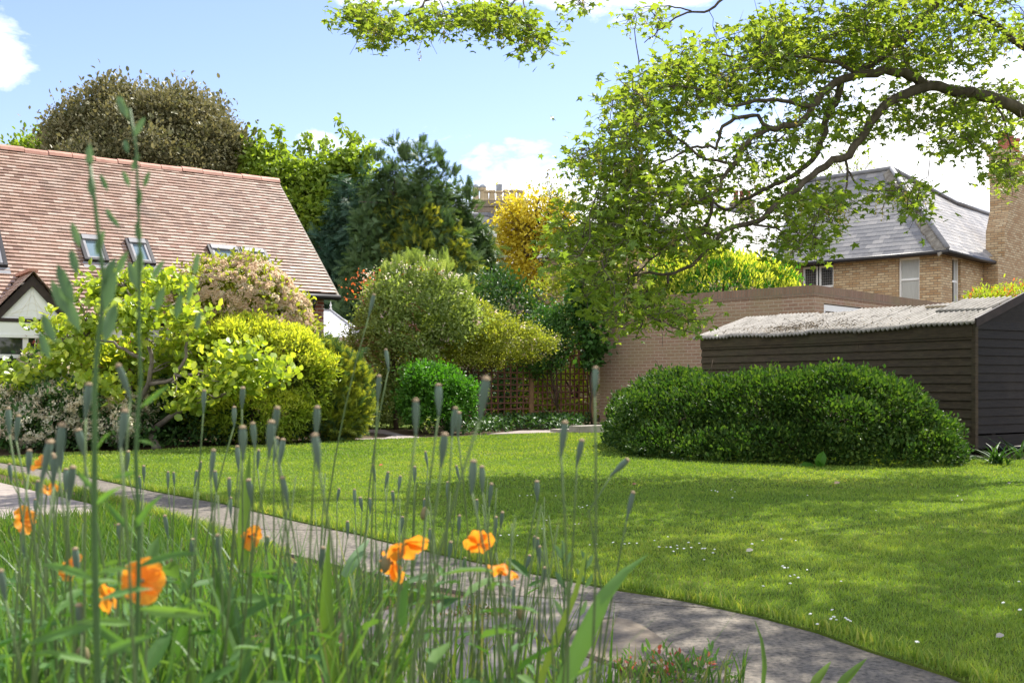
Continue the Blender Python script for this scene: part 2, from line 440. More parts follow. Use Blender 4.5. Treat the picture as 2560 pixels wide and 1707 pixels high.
def mat_path():
    t = NT('path_concrete'); f = t.noise(2.6, 8, .7); g = t.noise(48, 5, .7); h = t.noise(130, 3, .6)
    c = t.ramp(f, [(.25, (.10, .09, .077)), (.5, (.145, .13, .11)), (.75, (.19, .172, .145))])
    c = t.mix(.75, c, t.ramp(g, [(.36, (.35, .34, .33)), (.5, (1, 1, 1)), (.64, (1.6, 1.5, 1.35))]), 'MULTIPLY')
    c = t.mix(t.ramp(h, [(.66, (0, 0, 0)), (.74, (.65, .65, .65))]), c, (.42, .36, .22))
    return t.done(t.bsdf(c, .9, .15, g, .7, .008))
def mat_slab(name, a, b, d):
    t = NT(name); f = t.noise(3.2, 8, .7); g = t.noise(40, 5, .7)
    c = t.ramp(f, [(.3, a), (.5, b), (.68, d)])
    c = t.mix(.55, c, t.ramp(g, [(.3, (.55, .55, .55)), (.7, (1.25, 1.25, 1.25))]), 'MULTIPLY')
    return t.done(t.bsdf(c, .85, .2, f, .5, .012))
M['soil'] = mat_ground(); M['turf'] = mat_lawn(); M['path'] = mat_path()
M['slab_a'] = mat_slab('grey_stone_slab', (.10, .097, .093), (.165, .15, .135), (.25, .21, .155))
M['slab_b'] = mat_slab('tan_stone_slab', (.10, .092, .083), (.19, .155, .115), (.26, .205, .14))
M['slab_pale'] = mat_slab('pale_paving', (.20, .175, .155), (.28, .24, .21), (.35, .30, .26))

g = MB(); g.quad((-1500, -400, 0), (1500, -400, 0), (1500, 2500, 0), (-1500, 2500, 0))
tag(g.build('ground', M['soil']), kind='structure')

LAWN_NEAR = [(-700, 1030), (-300, 1100), (0, 1160), (184, 1189), (383, 1233), (555, 1264), (727, 1306), (900, 1344), (942, 1356), (1137, 1402), (1374, 1451), (1527, 1482), (1700, 1509), (1890, 1551), (2043, 1593), (2169, 1639), (2368, 1704), (2600, 1800)]
LAWN_FAR = [(-700, 1018), (-300, 1090), (0, 1145), (210, 1133), (383, 1129), (497, 1121), (727, 1114), (900, 1103), (1049, 1098), (1183, 1092), (1345, 1086), (1508, 1083)]
near = [gp(*p) for p in LAWN_NEAR]; near[0] = np.array((-14, 19., 0)); near[1] = np.array((-10, 15.5, 0))
far = [gp(*p) for p in LAWN_FAR]; far[0] = np.array((-15, 20.5, 0)); far[1] = np.array((-11, 16.6, 0))
far += [np.array(p) for p in ((2.6, 20.5, 0), (5.2, 15.2, 0), (6.6, 12.6, 0), (9.5, 12.4, 0), (16, 12.4, 0))]
near += [np.array((3.2, 2.0, 0)), np.array((5, 1.0, 0)), np.array((16, 1.0, 0))]
lawn_poly = near + far[::-1]
LP2 = np.array([(p[0], p[1]) for p in lawn_poly])
def inside(P, poly):
    x, y = P[:, 0], P[:, 1]; c = np.zeros(len(P), bool); n = len(poly); j = n-1
    for i in range(n):
        xi, yi = poly[i]; xj, yj = poly[j]
        if yi != yj: c ^= ((yi > y) != (yj > y)) & (x < (xj-xi)*(y-yi)/(yj-yi)+xi)
        j = i
    return c
m = MB(); m.prism([(p[0], p[1], -.02) for p in lawn_poly], (0, 0, .045))
tag(m.build('lawn', M['turf']), kind='structure')

# concrete path along the near edge of the lawn, with a gap at each joint
LOW = [(-700, 1060), (-300, 1122), (0, 1181), (153, 1218), (306, 1256), (402, 1287), (517, 1321), (597, 1352), (689, 1382), (869, 1425), (1068, 1471), (1183, 1490)]
low = [gp(*p) for p in LOW]; low[0] = np.array((-14, 16.5, 0)); low[1] = np.array((-9.6, 13.6, 0))
low += [np.array(p) for p in ((-.35, 4.5, 0), (-.2, 3.9, 0), (.3, 3.2, 0), (1.2, 2.2, 0), (2.6, .8, 0))]
def resample(pts, n):
    P = np.array(pts); d = np.concatenate(([0], np.cumsum(np.linalg.norm(np.diff(P, axis=0), axis=1))))
    t = np.linspace(0, d[-1], n); return np.stack([np.interp(t, d, P[:, k]) for k in range(3)], 1)
up_e = resample(near[:19]+[np.array((3.0, 2.2, 0)), np.array((4.6, .9, 0))], 60); lo_e = resample(low, 60)
up_e += (up_e-lo_e)*.03
m = MB()
joints = (9, 17, 25, 32, 39, 46, 52)
for i in range(59):
    a, b, c, d = up_e[i], up_e[i+1], lo_e[i+1], lo_e[i]
    if i+1 in joints: b = b+(a-b)*.07; c = c+(d-c)*.07
    top = lambda p: (p[0], p[1], .016)
    bot = lambda p: (p[0], p[1], -.03)
    m.hexa([bot(d), bot(c), bot(b), bot(a)], [top(d), top(c), top(b), top(a)])
tag(m.build('path', M['path']), kind='structure')
# paler brick path branching off on the left
bl = [(-260, 1180), (0, 1209), (115, 1238), (222, 1262), (250, 1278), (222, 1292), (115, 1299), (0, 1302), (-260, 1300)]
m = MB(); m.prism([gp(*p)+(0, 0, -.02) for p in bl], (0, 0, .034))
tag(m.build('side_path', M['slab_pale']), kind='structure')
# stone flags by the flower bed
def slab(name, pts, mat, label, z=.05):
    P = [gp(*p, z=z) for p in pts]; c = sum(P)/len(P)
    m = MB(); inner = [c+(p-c)*.985 for p in P]
    bot = [p-(0, 0, z-.002) for p in P]; lo = [p-(0, 0, .010) for p in P]; n = len(P)
    m.add(bot+lo+inner, [(i, (i+1) % n, n+(i+1) % n, n+i) for i in range(n)]+[(n+i, n+(i+1) % n, 2*n+(i+1) % n, 2*n+i) for i in range(n)]+[tuple(range(2*n, 3*n))])
    o = m.build(name, mat); return tag(o, label, 'paving slab', 'stone paving slabs by the poppy bed')
slab('paving_slab', [(860, 1590), (880, 1545), (985, 1517), (1183, 1497), (1300, 1490), (1400, 1497), (1538, 1529), (1536, 1539), (1474, 1548), (1425, 1572), (1400, 1606), (1284, 1566), (1130, 1567)], M['slab_a'], 'grey lichen-marked stone slab, the largest, behind the poppy stems')
slab('paving_slab', [(1480, 1551), (1545, 1543), (1580, 1550), (1615, 1567), (1650, 1590), (1690, 1615), (1735, 1643), (1690, 1650), (1640, 1664), (1560, 1666), (1408, 1610), (1432, 1576)], M['slab_b'], 'tan stone slab with a rounded corner beside the concrete path')
slab('paving_slab', [(850, 1600), (1125, 1574), (1276, 1574), (1395, 1614), (1550, 1674), (1500, 1730), (1290, 1840), (860, 1840)], M['slab_a'], 'grey stone slab lowest in the picture, half hidden by grass')
# paving seen beyond the lawn
m = MB(); m.prism([gp(*p)+(0, 0, -.01) for p in ((895, 1075), (960, 1076), (1010, 1090), (1060, 1096), (1000, 1100), (925, 1101), (860, 1105), (840, 1100), (960, 1097), (985, 1090), (930, 1082))], (0, 0, .03))
tag(m.build('back_path', M['slab_pale']), kind='structure')
m = MB(); m.prism([gp(*p)+(0, 0, -.01) for p in ((1215, 1088), (1300, 1079), (1400, 1077), (1470, 1079), (1400, 1084), (1300, 1086))], (0, 0, .035))
tag(m.build('flagstone_edging', M['slab_pale']), kind='structure')
m = MB(); m.prism([gp(*p)+(0, 0, -.01) for p in ((900, 1048), (1060, 1048), (1060, 1072), (900, 1072))], (0, 0, .025))
tag(m.build('back_lawn', M['turf']), kind='structure')
# ground bark and paving at the far right by the shed
m = MB(); m.prism([(5.9, 12.75, -.02), (9.5, 12.6, -.02), (13, 14, -.02), (11, 17, -.02), (7.2, 14.3, -.02)], (0, 0, .03))
tag(m.build('bark_mulch', mat_plain('bark_mulch', (.30, .20, .12), .95, .1, (.11, .075, .045), 26, .8)), kind='structure')
m = MB(); m.prism([(7.3, 14.8, -.02), (11, 17.2, -.02), (14, 19, -.02), (9, 20, -.02)], (0, 0, .036))
tag(m.build('gravel_yard', M['slab_pale']), kind='structure')
# low mound of the flower bed
m = MB(); nx, ny = 24, 14; vv = []; ff = []
for j in range(ny):
    for i in range(nx):
        x = -2.6+i*3.6/(nx-1); y = .15+j*2.2/(ny-1)
        e = min(1, min(i, nx-1-i)/5, min(j, ny-1-j)/4); z = -.03+.28*e*e*(3-2*e)+.02*math.sin(9*x)*math.cos(7*y)*e
        vv.append((x, y, z))
for j in range(ny-1):
    for i in range(nx-1): ff.append((j*nx+i, j*nx+i+1, (j+1)*nx+i+1, (j+1)*nx+i))
m.add(vv, ff); tag(m.build('flower_bed', M['soil'], smooth=True), kind='structure')
def bedz(x, y):
    i = (x+2.6)/3.6*23; j = (y-.15)/2.2*13; e = max(0, min(1, min(i, 23-i)/5, min(j, 13-j)/4)); return max(0.0, -.03+.28*e*e*(3-2*e))

# ------------------------------------------------------------------ roofs of tiles
def tile_roof(name, mat, parent, O, E, U, v1, rng_, g_, tw, th, clip, skip=None, wob=.0015):
    O, E, U = (np.asarray(x, float) for x in (O, E, U)); n = np.cross(E, U); n = n if n[2] > 0 else -n; n = unit(n)
    V = []; Fc = []; var = []; v = 0.0; row = 0
    while v < v1-.01:
        a0, a1 = clip(v); off = (row % 2)*tw/2; k = math.floor((a0-off)/tw)
        vt = min(v+g_+.02, v1+.02)
        while k*tw+off < a1:
            x0 = max(a0, k*tw+off+.0012); x1 = min(a1, (k+1)*tw+off-.0012); k += 1
            if x1-x0 < .01 or (skip and skip((x0+x1)/2, v+g_/2)): continue
            t_ = th+rng_.uniform(-wob, wob); dz = rng_.uniform(-wob, wob); sv = rng_.uniform(-.003, .003)
            P = lambda a, q, h: O+E*a+U*q+n*h
            i0 = len(V)
            V += [P(x0, v+sv, -.004), P(x1, v+sv, -.004), P(x1, v+sv, t_+dz), P(x0, v+sv, t_-dz), P(x1, vt, .001), P(x0, vt, .001)]
            Fc += [(i0, i0+1, i0+2, i0+3), (i0+3, i0+2, i0+4, i0+5), (i0+1, i0+4, i0+2), (i0, i0+3, i0+5)]
            c = rng_.uniform(); var += [c]*6
        v += g_; row += 1
    lo = [i for q in Fc for i in q]
    me = raw_mesh(name, np.array(V), lo, [len(q) for q in Fc], False, var)
    return put(name, me, mat, parent)

# ------------------------------------------------------------------ house with the clay roof (left)
HO = np.array((-3.52, 20.9, 0.)); e1 = np.array((-.809, -.588, 0)); e2 = np.array((-.588, .809, 0)); UZ = np.array((0, 0, 1.))
def HP(a, b, z): return HO+e1*a+e2*b+UZ*z
SL = .9219; EZ = 2.74
US = unit(e2+UZ*SL); LEN = math.hypot(1, SL)
def roof_hit(px, py, lift=0):
    d = np.array(((px-1280)/F, 1, -(py-HY)/F)); c = np.array((0, 0, H)); n = unit(UZ-e2*SL)
    p0 = HP(0, 0, EZ)+n*lift; t = np.dot(p0-c, n)/np.dot(d, n); p = c+d*t
    return np.dot(p-HO, e1), np.dot(p-HO, e2)*LEN      # along, up the slope
house = thing('house', 'red brick house with a long clay tile roof, skylights and little gables behind the shrubs', 'house', tuple(HP(5, 1, 0)))
rr = np.random.default_rng(11)
HR = 3.02
GABA = (5.857, 4.0, 7.72)
def gable_skip(a, v):
    b = v/LEN-.72
    for ga in GABA:
        if abs(a-ga) < (0-b)*.83-.02 and b < 0: return True
    return False
tile_roof('roof', M['clay'], house, HP(0, -.72, EZ-.72*SL), e1, US, (HR+.72)*LEN, rr, .104, .165, .029,
          lambda v: ((2.2 if v < .72*LEN else -.02), 13.0), gable_skip)
m = MB()
m.quad(HP(-.02, 0, EZ-.012), HP(-.02, HR, EZ+HR*SL-.012), HP(13, HR, EZ+HR*SL-.012), HP(13, 0, EZ-.012))
m.quad(HP(2.2, -.72, EZ-.72*SL-.012), HP(2.2, 0, EZ-.013), HP(13, 0, EZ-.013), HP(13, -.72, EZ-.72*SL-.012))
m.quad(HP(-.02, HR, EZ+HR*SL), HP(13, HR, EZ+HR*SL), HP(13, 2*HR+.4, EZ-.4*SL), HP(-.02, 2*HR+.4, EZ-.4*SL))
m.build('roof_deck', M['darkbrown'], house)
m = MB()
k = 0; a = -.05
while a < 13:
    L = .44; z = EZ+HR*SL; w = rr.uniform(-.012, .012)
    pts = [HP(a, HR, z), HP(a+L, HR, z)]
    prof = [(-.13, -.075), (-.10, -.01), (-.05, .03), (0, .045), (.05, .03), (.10, -.01), (.13, -.075)]
    V = [HP(a, HR+x, z+h+w) for x, h in prof]+[HP(a+L-.012, HR+x, z+h+w+rr.uniform(-.006, .006)) for x, h in prof]
    m.add(V, [(i, i+1, 8+i, 7+i) for i in range(6)]+[tuple(range(6, -1, -1)), tuple(range(7, 14))]); a += L
m.build('ridge', M['ridge'], house, smooth=False)
m = MB()                               # verge and gable wall at the right hand end
m.bar(HP(-.02, -.02, EZ-.05), HP(-.02, HR, EZ+HR*SL-.05), .05, .09)
m.build('verge', M['mortar_hip'], house)
m = MB()
gw = [HP(.18, .22, 0), HP(.18, 2*HR-.3, 0), HP(.18, 2*HR-.3, EZ+.2), HP(.18, HR, EZ+HR*SL-.1), HP(.18, .22, EZ+.14)]
m.prism(gw, e1*.24)
m.hexa([HP(.42, .46, 0), HP(.42, .22, 0), HP(2.2, .22, 0), HP(2.2, .46, 0)], [HP(.42, .46, 2.9), HP(.42, .22, 2.9), HP(2.2, .22, 2.9), HP(2.2, .46, 2.9)])
m.hexa([HP(2.2, -.18, 0), HP(2.2, -.42, 0), HP(13, -.42, 0), HP(13, -.18, 0)], [HP(2.2, -.18, 2.33), HP(2.2, -.42, 2.33), HP(13, -.42, 2.33), HP(13, -.18, 2.33)])
m.hexa([HP(2.2, .2, 0), HP(2.2, -.18, 0), HP(2.44, -.18, 0), HP(2.44, .2, 0)], [HP(2.2, .2, 2.88), HP(2.2, -.18, 2.5), HP(2.44, -.18, 2.5), HP(2.44, .2, 2.88)])
m.build('wall', M['brick_red'], house)
m = MB()
m.tube([HP(-.04, -.06, EZ-.05), HP(2.2, -.06, EZ-.05)], .055, 8); m.tube([HP(2.2, -.78, EZ-.72*SL-.05), HP(13, -.78, EZ-.72*SL-.05)], .055, 8)
m.build('gutter', M['black'], house, smooth=True)
m = MB()
m.tube([HP(.5, -.04, EZ-.1), HP(.5, .0, EZ-.2), HP(.5, .12, EZ-.42), HP(.5, .165, EZ-.55), HP(.5, .165, 0.05)], .038, 8)
for z in (2.0, 1.1): m.tube([HP(.5, .165, z), HP(.5, .165, z+.09)], .05, 8)
m.build('downpipe', M['black'], house, smooth=True)
# skylights: corners taken where they stand on the roof
def skylight(a0, a1, v0, v1):          # a: along (right -> left), v: up the slope
    n = unit(UZ-e2*SL)
    R = lambda a, v, h: HP(a, v/LEN, EZ+v/LEN*SL)+n*h
    m = MB(); w = .06
    def rect(a_0, a_1, v_0, v_1, h0, h1): m.hexa([R(a_0, v_0, h0), R(a_1, v_0, h0), R(a_1, v_1, h0), R(a_0, v_1, h0)], [R(a_0, v_0, h1), R(a_1, v_0, h1), R(a_1, v_1, h1), R(a_0, v_1, h1)])
    rect(a0, a0+w, v0, v1, 0, .085); rect(a1-w, a1, v0, v1, 0, .085); rect(a0+w, a1-w, v0, v0+w, 0, .08)
    fr = m.build('skylight', M['black'], house)
    m = MB(); rect(a0+w, a1-w, v1-.13, v1, 0, .1); rect(a0+w, a0+w+.045, v0+w, v1-.13, .02, .075); rect(a1-w-.045, a1-w, v0+w, v1-.13, .02, .075); rect(a0+w+.045, a1-w-.045, v0+w, v0+w+.05, .02, .07)
    m.build('frame', M['lead'], fr)
    m = MB(); rect(a0+w+.045, a1-w-.045, v0+w+.05, v1-.13, .02, .05); m.build('glass_pane', M['glass_sky'], fr)
    m = MB(); rect(a0-.03, a1+.03, v0-.17, v0-.003, .016, .026); m.build('flashing', M['lead'], fr)
    return fr
for tl, tr_, br in (((192, 595), (248, 598), (272, 660)), ((310, 604), (366, 608), (389, 667)), ((515, 619), (586, 625), (632, 708)), ((591, 626), (659, 632), (703, 720)), ((-84, 573), (-14, 578), (19, 672))):
    a_l, v_t = roof_hit(*tl); a_r, _ = roof_hit(*tr_); a_b, v_b = roof_hit(*br)
    skylight(min(a_r, a_b), a_l, v_b, v_t)
# two little gables over bays
for gi, ga in enumerate(GABA):
    hw = .70; zt = 2.74; zb = zt-hw*1.12; bf = -1.0
    gb = MB()
    cs = hw*1.28
    for sgn in (-1, 1):
        apex0, apex1 = HP(ga, bf-.06, zt+.02), HP(ga, .06, zt+.05)
        ft0 = HP(ga+sgn*cs*.62, bf-.06, zt-cs*.70)
    E_ = e2
    roofpart = None
    for sgn in (-1, 1):
        dn = unit(e1*sgn*.66+UZ*(-.75)); O_ = HP(ga, bf-.07, zt+.03)+dn*1.06
        nm = 'gable_roof'
        o = tile_roof(nm, M['clay'], house, O_, e2, -dn, 1.06, rr, .104, .165, .011, lambda v, s=sgn: (0, 1.06-.9*(1.06-v)*.0+.0-(1.0-(v/1.06))*.72))
    m = MB(); m.bar(HP(ga, bf-.08, zt+.05), HP(ga, .05, zt+.05), .13, .05); m.build('gable_ridge', M['ridge'], house)
    m = MB()
    for sgn in (-1, 1):
        p0 = HP(ga, bf, zt-.03); p1 = HP(ga+sgn*.68, bf, zt-.03-.68*1.13)
        q0 = HP(ga, bf, zt-.20); q1 = HP(ga+sgn*.55, bf, zt-.20-.55*1.13)
        m.prism([p0, p1, q1, q0], e2*.05)
    m.hexa([HP(ga-.72, bf+.0, zb+.0), HP(ga+.72, bf+.0, zb), HP(ga+.72, bf+.05, zb), HP(ga-.72, bf+.05, zb)], [HP(ga-.72, bf, zb+.055), HP(ga+.72, bf, zb+.055), HP(ga+.72, bf+.05, zb+.055), HP(ga-.72, bf+.05, zb+.055)])
    m.build('bargeboard', M['darkbrown'], house)
    m = MB(); m.prism([HP(ga-.6, bf+.05, zb+.05), HP(ga+.6, bf+.05, zb+.05), HP(ga, bf+.05, zt-.12)], e2*.03)
    for k in range(7):                 # grooves of the chevron boarding
        x = -.5+k*.14
    m.build('gable_panel', M['white'], house)
    m = MB()
    for k in range(5):
        for sgn in (-1, 1):
            m.bar(HP(ga+sgn*.005, bf+.048, zb+.08+k*.12), HP(ga+sgn*(.54-k*.115), bf+.048, zb+.08+k*.0+.03), .006, .006)
    m.build('panel_groove', M['cream'], house)
    fr = MB()
    def hb(a_0, a_1, b_0, b_1, z_0, z_1): fr.hexa([HP(a_0, b_0, z_0), HP(a_1, b_0, z_0), HP(a_1, b_1, z_0), HP(a_0, b_1, z_0)], [HP(a_0, b_0, z_1), HP(a_1, b_0, z_1), HP(a_1, b_1, z_1), HP(a_0, b_1, z_1)])
    hb(ga-.72, ga+.72, bf+.02, -.43, zb-.20, zb-.003); hb(ga-.74, ga+.74, bf-.0, -.43, zb-.25, zb-.2)
    for x in (-.72, -.12, .06, .64): hb(ga+x, ga+x+.08, bf+.03, bf+.12, .55, zb-.25)
    hb(ga-.64, ga+.64, bf+.035, bf+.11, 1.38, 1.44); hb(ga-.76, ga+.76, bf, bf+.14, .45, .55)
    w_ = fr.build('window', M['white'], house)
    gl = MB(); gl.quad(HP(ga-.66, bf+.075, .55), HP(ga-.66, bf+.075, zb-.25), HP(ga+.66, bf+.075, zb-.25), HP(ga+.66, bf+.075, .55)); gl.build('glass_pane', M['glass_dark'], w_)
    bs = MB(); bs.hexa([HP(ga-.7, bf+.05, 0), HP(ga+.7, bf+.05, 0), HP(ga+.7, -.43, 0), HP(ga-.7, -.43, 0)], [HP(ga-.7, bf+.05, .45), HP(ga+.7, bf+.05, .45), HP(ga+.7, -.43, .45), HP(ga-.7, -.43, .45)]); bs.build('bay_wall', M['brick_red'], house)
m = MB()                               # sloping brick buttress between the bays
m.prism([HP(4.82, -.43, .2), HP(4.82, -.43, 1.95), HP(4.82, -.55, 1.95), HP(4.82, -.95, 1.35), HP(4.82, -.95, .2)], -e1*.16)
m.build('buttress', M['brick_brown'], house)

# ------------------------------------------------------------------ conservatory beyond the house
con = thing('conservatory', 'white conservatory with a pale hipped roof and finials behind the brick house corner', 'conservatory', (-4.7, 26.5, 0))
x0, x1, y0, y1, ze, zr = -6.6, -3.62, 25.0, 28.0, 2.08, 2.82
m = MB(); R0, R1 = np.array((-5.9, 26.5, zr)), np.array((-4.62, 26.5, zr))
c = [np.array((x0-.1, y0-.1, ze)), np.array((x1+.1, y0-.1, ze)), np.array((x1+.1, y1+.1, ze)), np.array((x0-.1, y1+.1, ze))]
m.add(c+[R0, R1], [(0, 1, 5, 4), (1, 2, 5), (2, 3, 4, 5), (3, 0, 4), (3, 2, 1, 0)])
M['poly'] = mat_plain('white_polycarbonate', (.80, .82, .82), .3, .5, (.74, .77, .77), 2, .02)
rf = m.build('roof', M['poly'], con)
m = MB()
for a, b in ((c[1], R1), (c[0], R0), (R0, R1), ((x0+.9, y0-.1, ze), R0+(.45, 0, 0)), ((x1-.95, y0-.1, ze), R1-(.2, 0, 0))): m.bar(np.array(a)+(0, 0, .02), np.array(b)+(0, 0, .02), .035, .03)
m.build('glazing_bar', M['steel'], rf)
for x in (-5.9, -5.2, -4.98, -4.82, -4.62):
    m = MB(); m.lathe([(.02, 0), (.035, .03), (.012, .07), (.03, .11), (.008, .17), (.0, .23)], (x, 26.5, zr+.02), 8); m.build('finial', M['white'], rf, smooth=True)
m = MB(); m.box(((x0+x1)/2, y0-.08, ze-.07), ((x1-x0)/2+.1, 0, 0), (0, .05, 0), (0, 0, .06)); m.box(((x0+x1)/2, y0, .3), ((x1-x0)/2, 0, 0), (0, .06, 0), (0, 0, .3))
m.box((x1, (y0+y1)/2, .3), (.06, 0, 0), (0, 1.44, 0), (0, 0, .3)); m.build('wall', M['white'], con)
m = MB()
for i in range(5):
    x = x0+i*(x1-x0)/4; m.box((x, y0, 1.28), (.04, 0, 0), (0, .045, 0), (0, 0, .70))
for z in (.64, 1.55, 1.95): m.box(((x0+x1)/2, y0, z), ((x1-x0)/2-.04, 0, 0), (0, .035, 0), (0, 0, .035))
w_ = m.build('window', M['white'], con)
m = MB(); m.box(((x0+x1)/2, y0, 1.3), ((x1-x0)/2, 0, 0), (0, .008, 0), (0, 0, .66)); m.build('glass_pane', M['glass_green'], w_)
m = MB(); m.box((x1, (y0+y1)/2, 1.3), (.008, 0, 0), (0, 1.44, 0), (0, 0, .66)); m.build('side_glass', M['glass_green'], con)

# ------------------------------------------------------------------ brown brick garage (flat roof)
GC = np.array((6.13, 21.1, 0)); gl_ = np.array((-.725, .69, 0)); gr_ = np.array((.69, .725, 0))
def GP(s, d, z): return GC+gl_*s+gr_*d+UZ*z          # s along the left wall, d along the right wall
gar = thing('garage', 'flat roofed brown brick garage behind the weatherboard shed', 'garage', tuple(GP(2.7, 3, 0)))
GZ = 2.97; GLn = 5.55; GRn = 7.5
def gbox(m, s0, s1, d0, d1, z0, z1): m.hexa([GP(s0, d0, z0), GP(s0, d1, z0), GP(s1, d1, z0), GP(s1, d0, z0)], [GP(s0, d0, z1), GP(s0, d1, z1), GP(s1, d1, z1), GP(s1, d0, z1)])
m = MB(); gbox(m, 0, GLn, 0, .22, 0, GZ-.225); gbox(m, GLn-.22, GLn, .22, GRn, 0, GZ-.225); gbox(m, 0, GLn-.22, GRn-.22, GRn, 0, GZ-.225)
gbox(m, 0, .22, .22, .42, 0, GZ-.225); gbox(m, 0, .22, .42, GRn-.22, 2.62, GZ-.225); gbox(m, 0, .22, 4.0, GRn-.22, 0, 2.617)
m.build('wall', M['brick_brown'], gar)
m = MB(); gbox(m, -.012, GLn+.012, -.012, .225, GZ-.222, GZ); gbox(m, -.012, .225, .228, GRn, GZ-.222, GZ); m.build('coping', M['soldier'], gar)
m = MB(); gbox(m, .22, GLn-.22, .22, GRn-.22, 2.55, 2.63); m.build('flat_roof', M['lead'], gar)
m = MB(); gbox(m, .02, .16, .425, 3.98, 2.47, 2.60); gbox(m, .02, .16, .425, .52, 0, 2.467); gbox(m, .02, .16, 3.9, 3.98, 0, 2.467)
df = m.build('door', M['white'], gar)
m = MB(); gbox(m, .1, .13, .52, 3.9, 0, 2.467); m.build('door_panel', M['lead'], df)
m = MB(); gbox(m, -.0035, .003, 0.0, 0.0, 0, 0) if False else None
lamp = thing('wall_lamp', 'round black security lamp high on the brown brick garage wall', 'lamp', tuple(at(1605, 770, 23.3)))
lc = at(1605, 770, 0); 
def on_gar(px, py):                    # pixel -> point on the garage's left wall
    d = np.array(((px-1280)/F, 1, -(py-HY)/F)); c0 = np.array((0, 0, H)); t = np.dot(GC-c0, -gr_)/np.dot(d, -gr_); return c0+d*t
lp = on_gar(1604, 772); lamp.location = tuple(lp); ORG[lamp] = lp
m = MB(); m.lathe([(.0, 0), (.10, .0), (.13, .03), (.135, .10), (.12, .13)], lp-gr_*.12+(0, 0, .0), 16, unit(-gr_*.8-UZ*.35)); m.build('hood', M['black'], lamp, smooth=False)
m = MB(); m.bar(lp+gr_*.01, lp-gr_*.14, .05, .05); m.box(lp-gr_*.012, gl_*.05, gr_*.012, UZ*.07); m.build('bracket', M['black'], lamp)
cp = on_gar(1586, 745); cq = on_gar(1586, 790)
m = MB(); m.tube([cp-gr_*.012, cq-gr_*.012, lp+UZ*(cq[2]-lp[2])-gr_*.012, lp-gr_*.012], .008, 6); m.build('cable', M['black'], lamp)
for (p0, p1, zz, lb) in (((1448, 1086), (1522, 1084), .16, 'larger rough concrete step against the foot of the garage wall'), ((1395, 1084), (1447, 1083), .08, 'low flat stone step left of the larger concrete step')):
    a, b = gp(*p0), gp(*p1); m = MB(); d = unit(b-a); q = np.cross(UZ, d)
    m.hexa([a, b, b+q*.4, a+q*.4], [a+UZ*zz+q*.01+d*.01, b+UZ*zz*1.02+q*.01-d*.01, b+UZ*zz+q*.39-d*.01, a+UZ*zz*.97+q*.39+d*.01])
    tag(m.build('stone_step', M['concrete']), lb, 'step')

# ------------------------------------------------------------------ yellow brick house with the slate roof (right)
YC = np.array((12.37, 30., 0))
def YP(s, d, z): return YC+gl_*s+gr_*d+UZ*z          # s along left facade, d along right facade
yh = thing('house', 'yellow brick house with a hipped slate roof and sash windows behind the garage', 'house', tuple(YP(2.6, 2.6, 0)))
YE = 5.08; W_ = .22
def ybox(m, s0, s1, d0, d1, z0, z1): m.hexa([YP(s0, d0, z0), YP(s0, d1, z0), YP(s1, d1, z0), YP(s1, d0, z0)], [YP(s0, d0, z1), YP(s0, d1, z1), YP(s1, d1, z1), YP(s1, d0, z1)])
m = MB()
def facade_s(cuts, s1, z1):            # left facade (plane d=0) with window openings (s0,s1,z0,z1)
    x = 0.0
    for (c0, c1, z0, zt) in cuts:
        ybox(m, x, c0, 0, W_, 0, z1); ybox(m, c0, c1, 0, W_, 0, z0); ybox(m, c0, c1, 0, W_, zt, z1); x = c1
    ybox(m, x, s1, 0, W_, 0, z1)
def facade_d(cuts, d1, z1):
    x = W_
    for (c0, c1, z0, zt) in cuts:
        ybox(m, 0, W_, x, c0, 0, z1); ybox(m, 0, W_, c0, c1, 0, z0); ybox(m, 0, W_, c0, c1, zt, z1); x = c1
    ybox(m, 0, W_, x, d1, 0, z1)
zw = lambda py, Y: H-(py-HY)/F*Y
WS1 = (.62, 1.25, 3.1, zw(644, 30.6)); WS2 = (3.30, 4.36, 3.2, zw(655, 32.6)); WD1 = (.86, 1.52, 3.0, zw(645, 30.9))
facade_s([WS1, WS2], 5.3, YE); facade_d([WD1], 9, YE)
ybox(m, 5.08, 5.3, W_, 5, 0, YE)
m.build('wall', M['brick_yellow'], yh)
m = MB(); ybox(m, .52, 1.36, -.012, .2, WS1[3]+.002, WS1[3]+.22); m.build('lintel', M['stone'], yh)
m = MB(); ybox(m, -.012, .2, .76, 1.66, WD1[3]+.002, WD1[3]+.2); m.build('lintel', M['cream'], yh)
def sash(name, kind, c, glass):
    c0, c1, z0, z1 = c; m = MB(); g_ = MB()
    def bb(mm, a, b, t0, t1, z_0, z_1): (ybox(mm, a, b, t0, t1, z_0, z_1) if kind == 's' else ybox(mm, t0, t1, a, b, z_0, z_1))
    bb(m, c0, c0+.05, .08, .17, z0, z1); bb(m, c1-.05, c1, .08, .17, z0, z1); bb(m, c0+.05, c1-.05, .08, .17, z1-.05, z1); bb(m, c0+.05, c1-.05, .08, .17, z0, z0+.06)
    mid = (z0+z1)/2+.15; bb(m, c0+.05, c1-.05, .09, .15, mid-.03, mid+.03)
    w_ = m.build(name, M['white'], yh)
    bb(g_, c0+.05, c1-.05, .125, .135, z0+.06, z1-.05); g_.build('glass_pane', glass, w_)
    return w_
s1_ = sash('sash_window', 's', WS1, M['curtain']); s2_ = sash('sash_window', 'd', WD1, M['glass_dark'])
m = MB(); ybox(m, .10, .11, WD1[0]+.38, WD1[1]-.05, WD1[2]+.06, WD1[3]-.05)
m.build('net_curtain', M['curtain'], s2_)
c0, c1, z0, z1 = WS2; m = MB(); mid = (c0+c1)/2
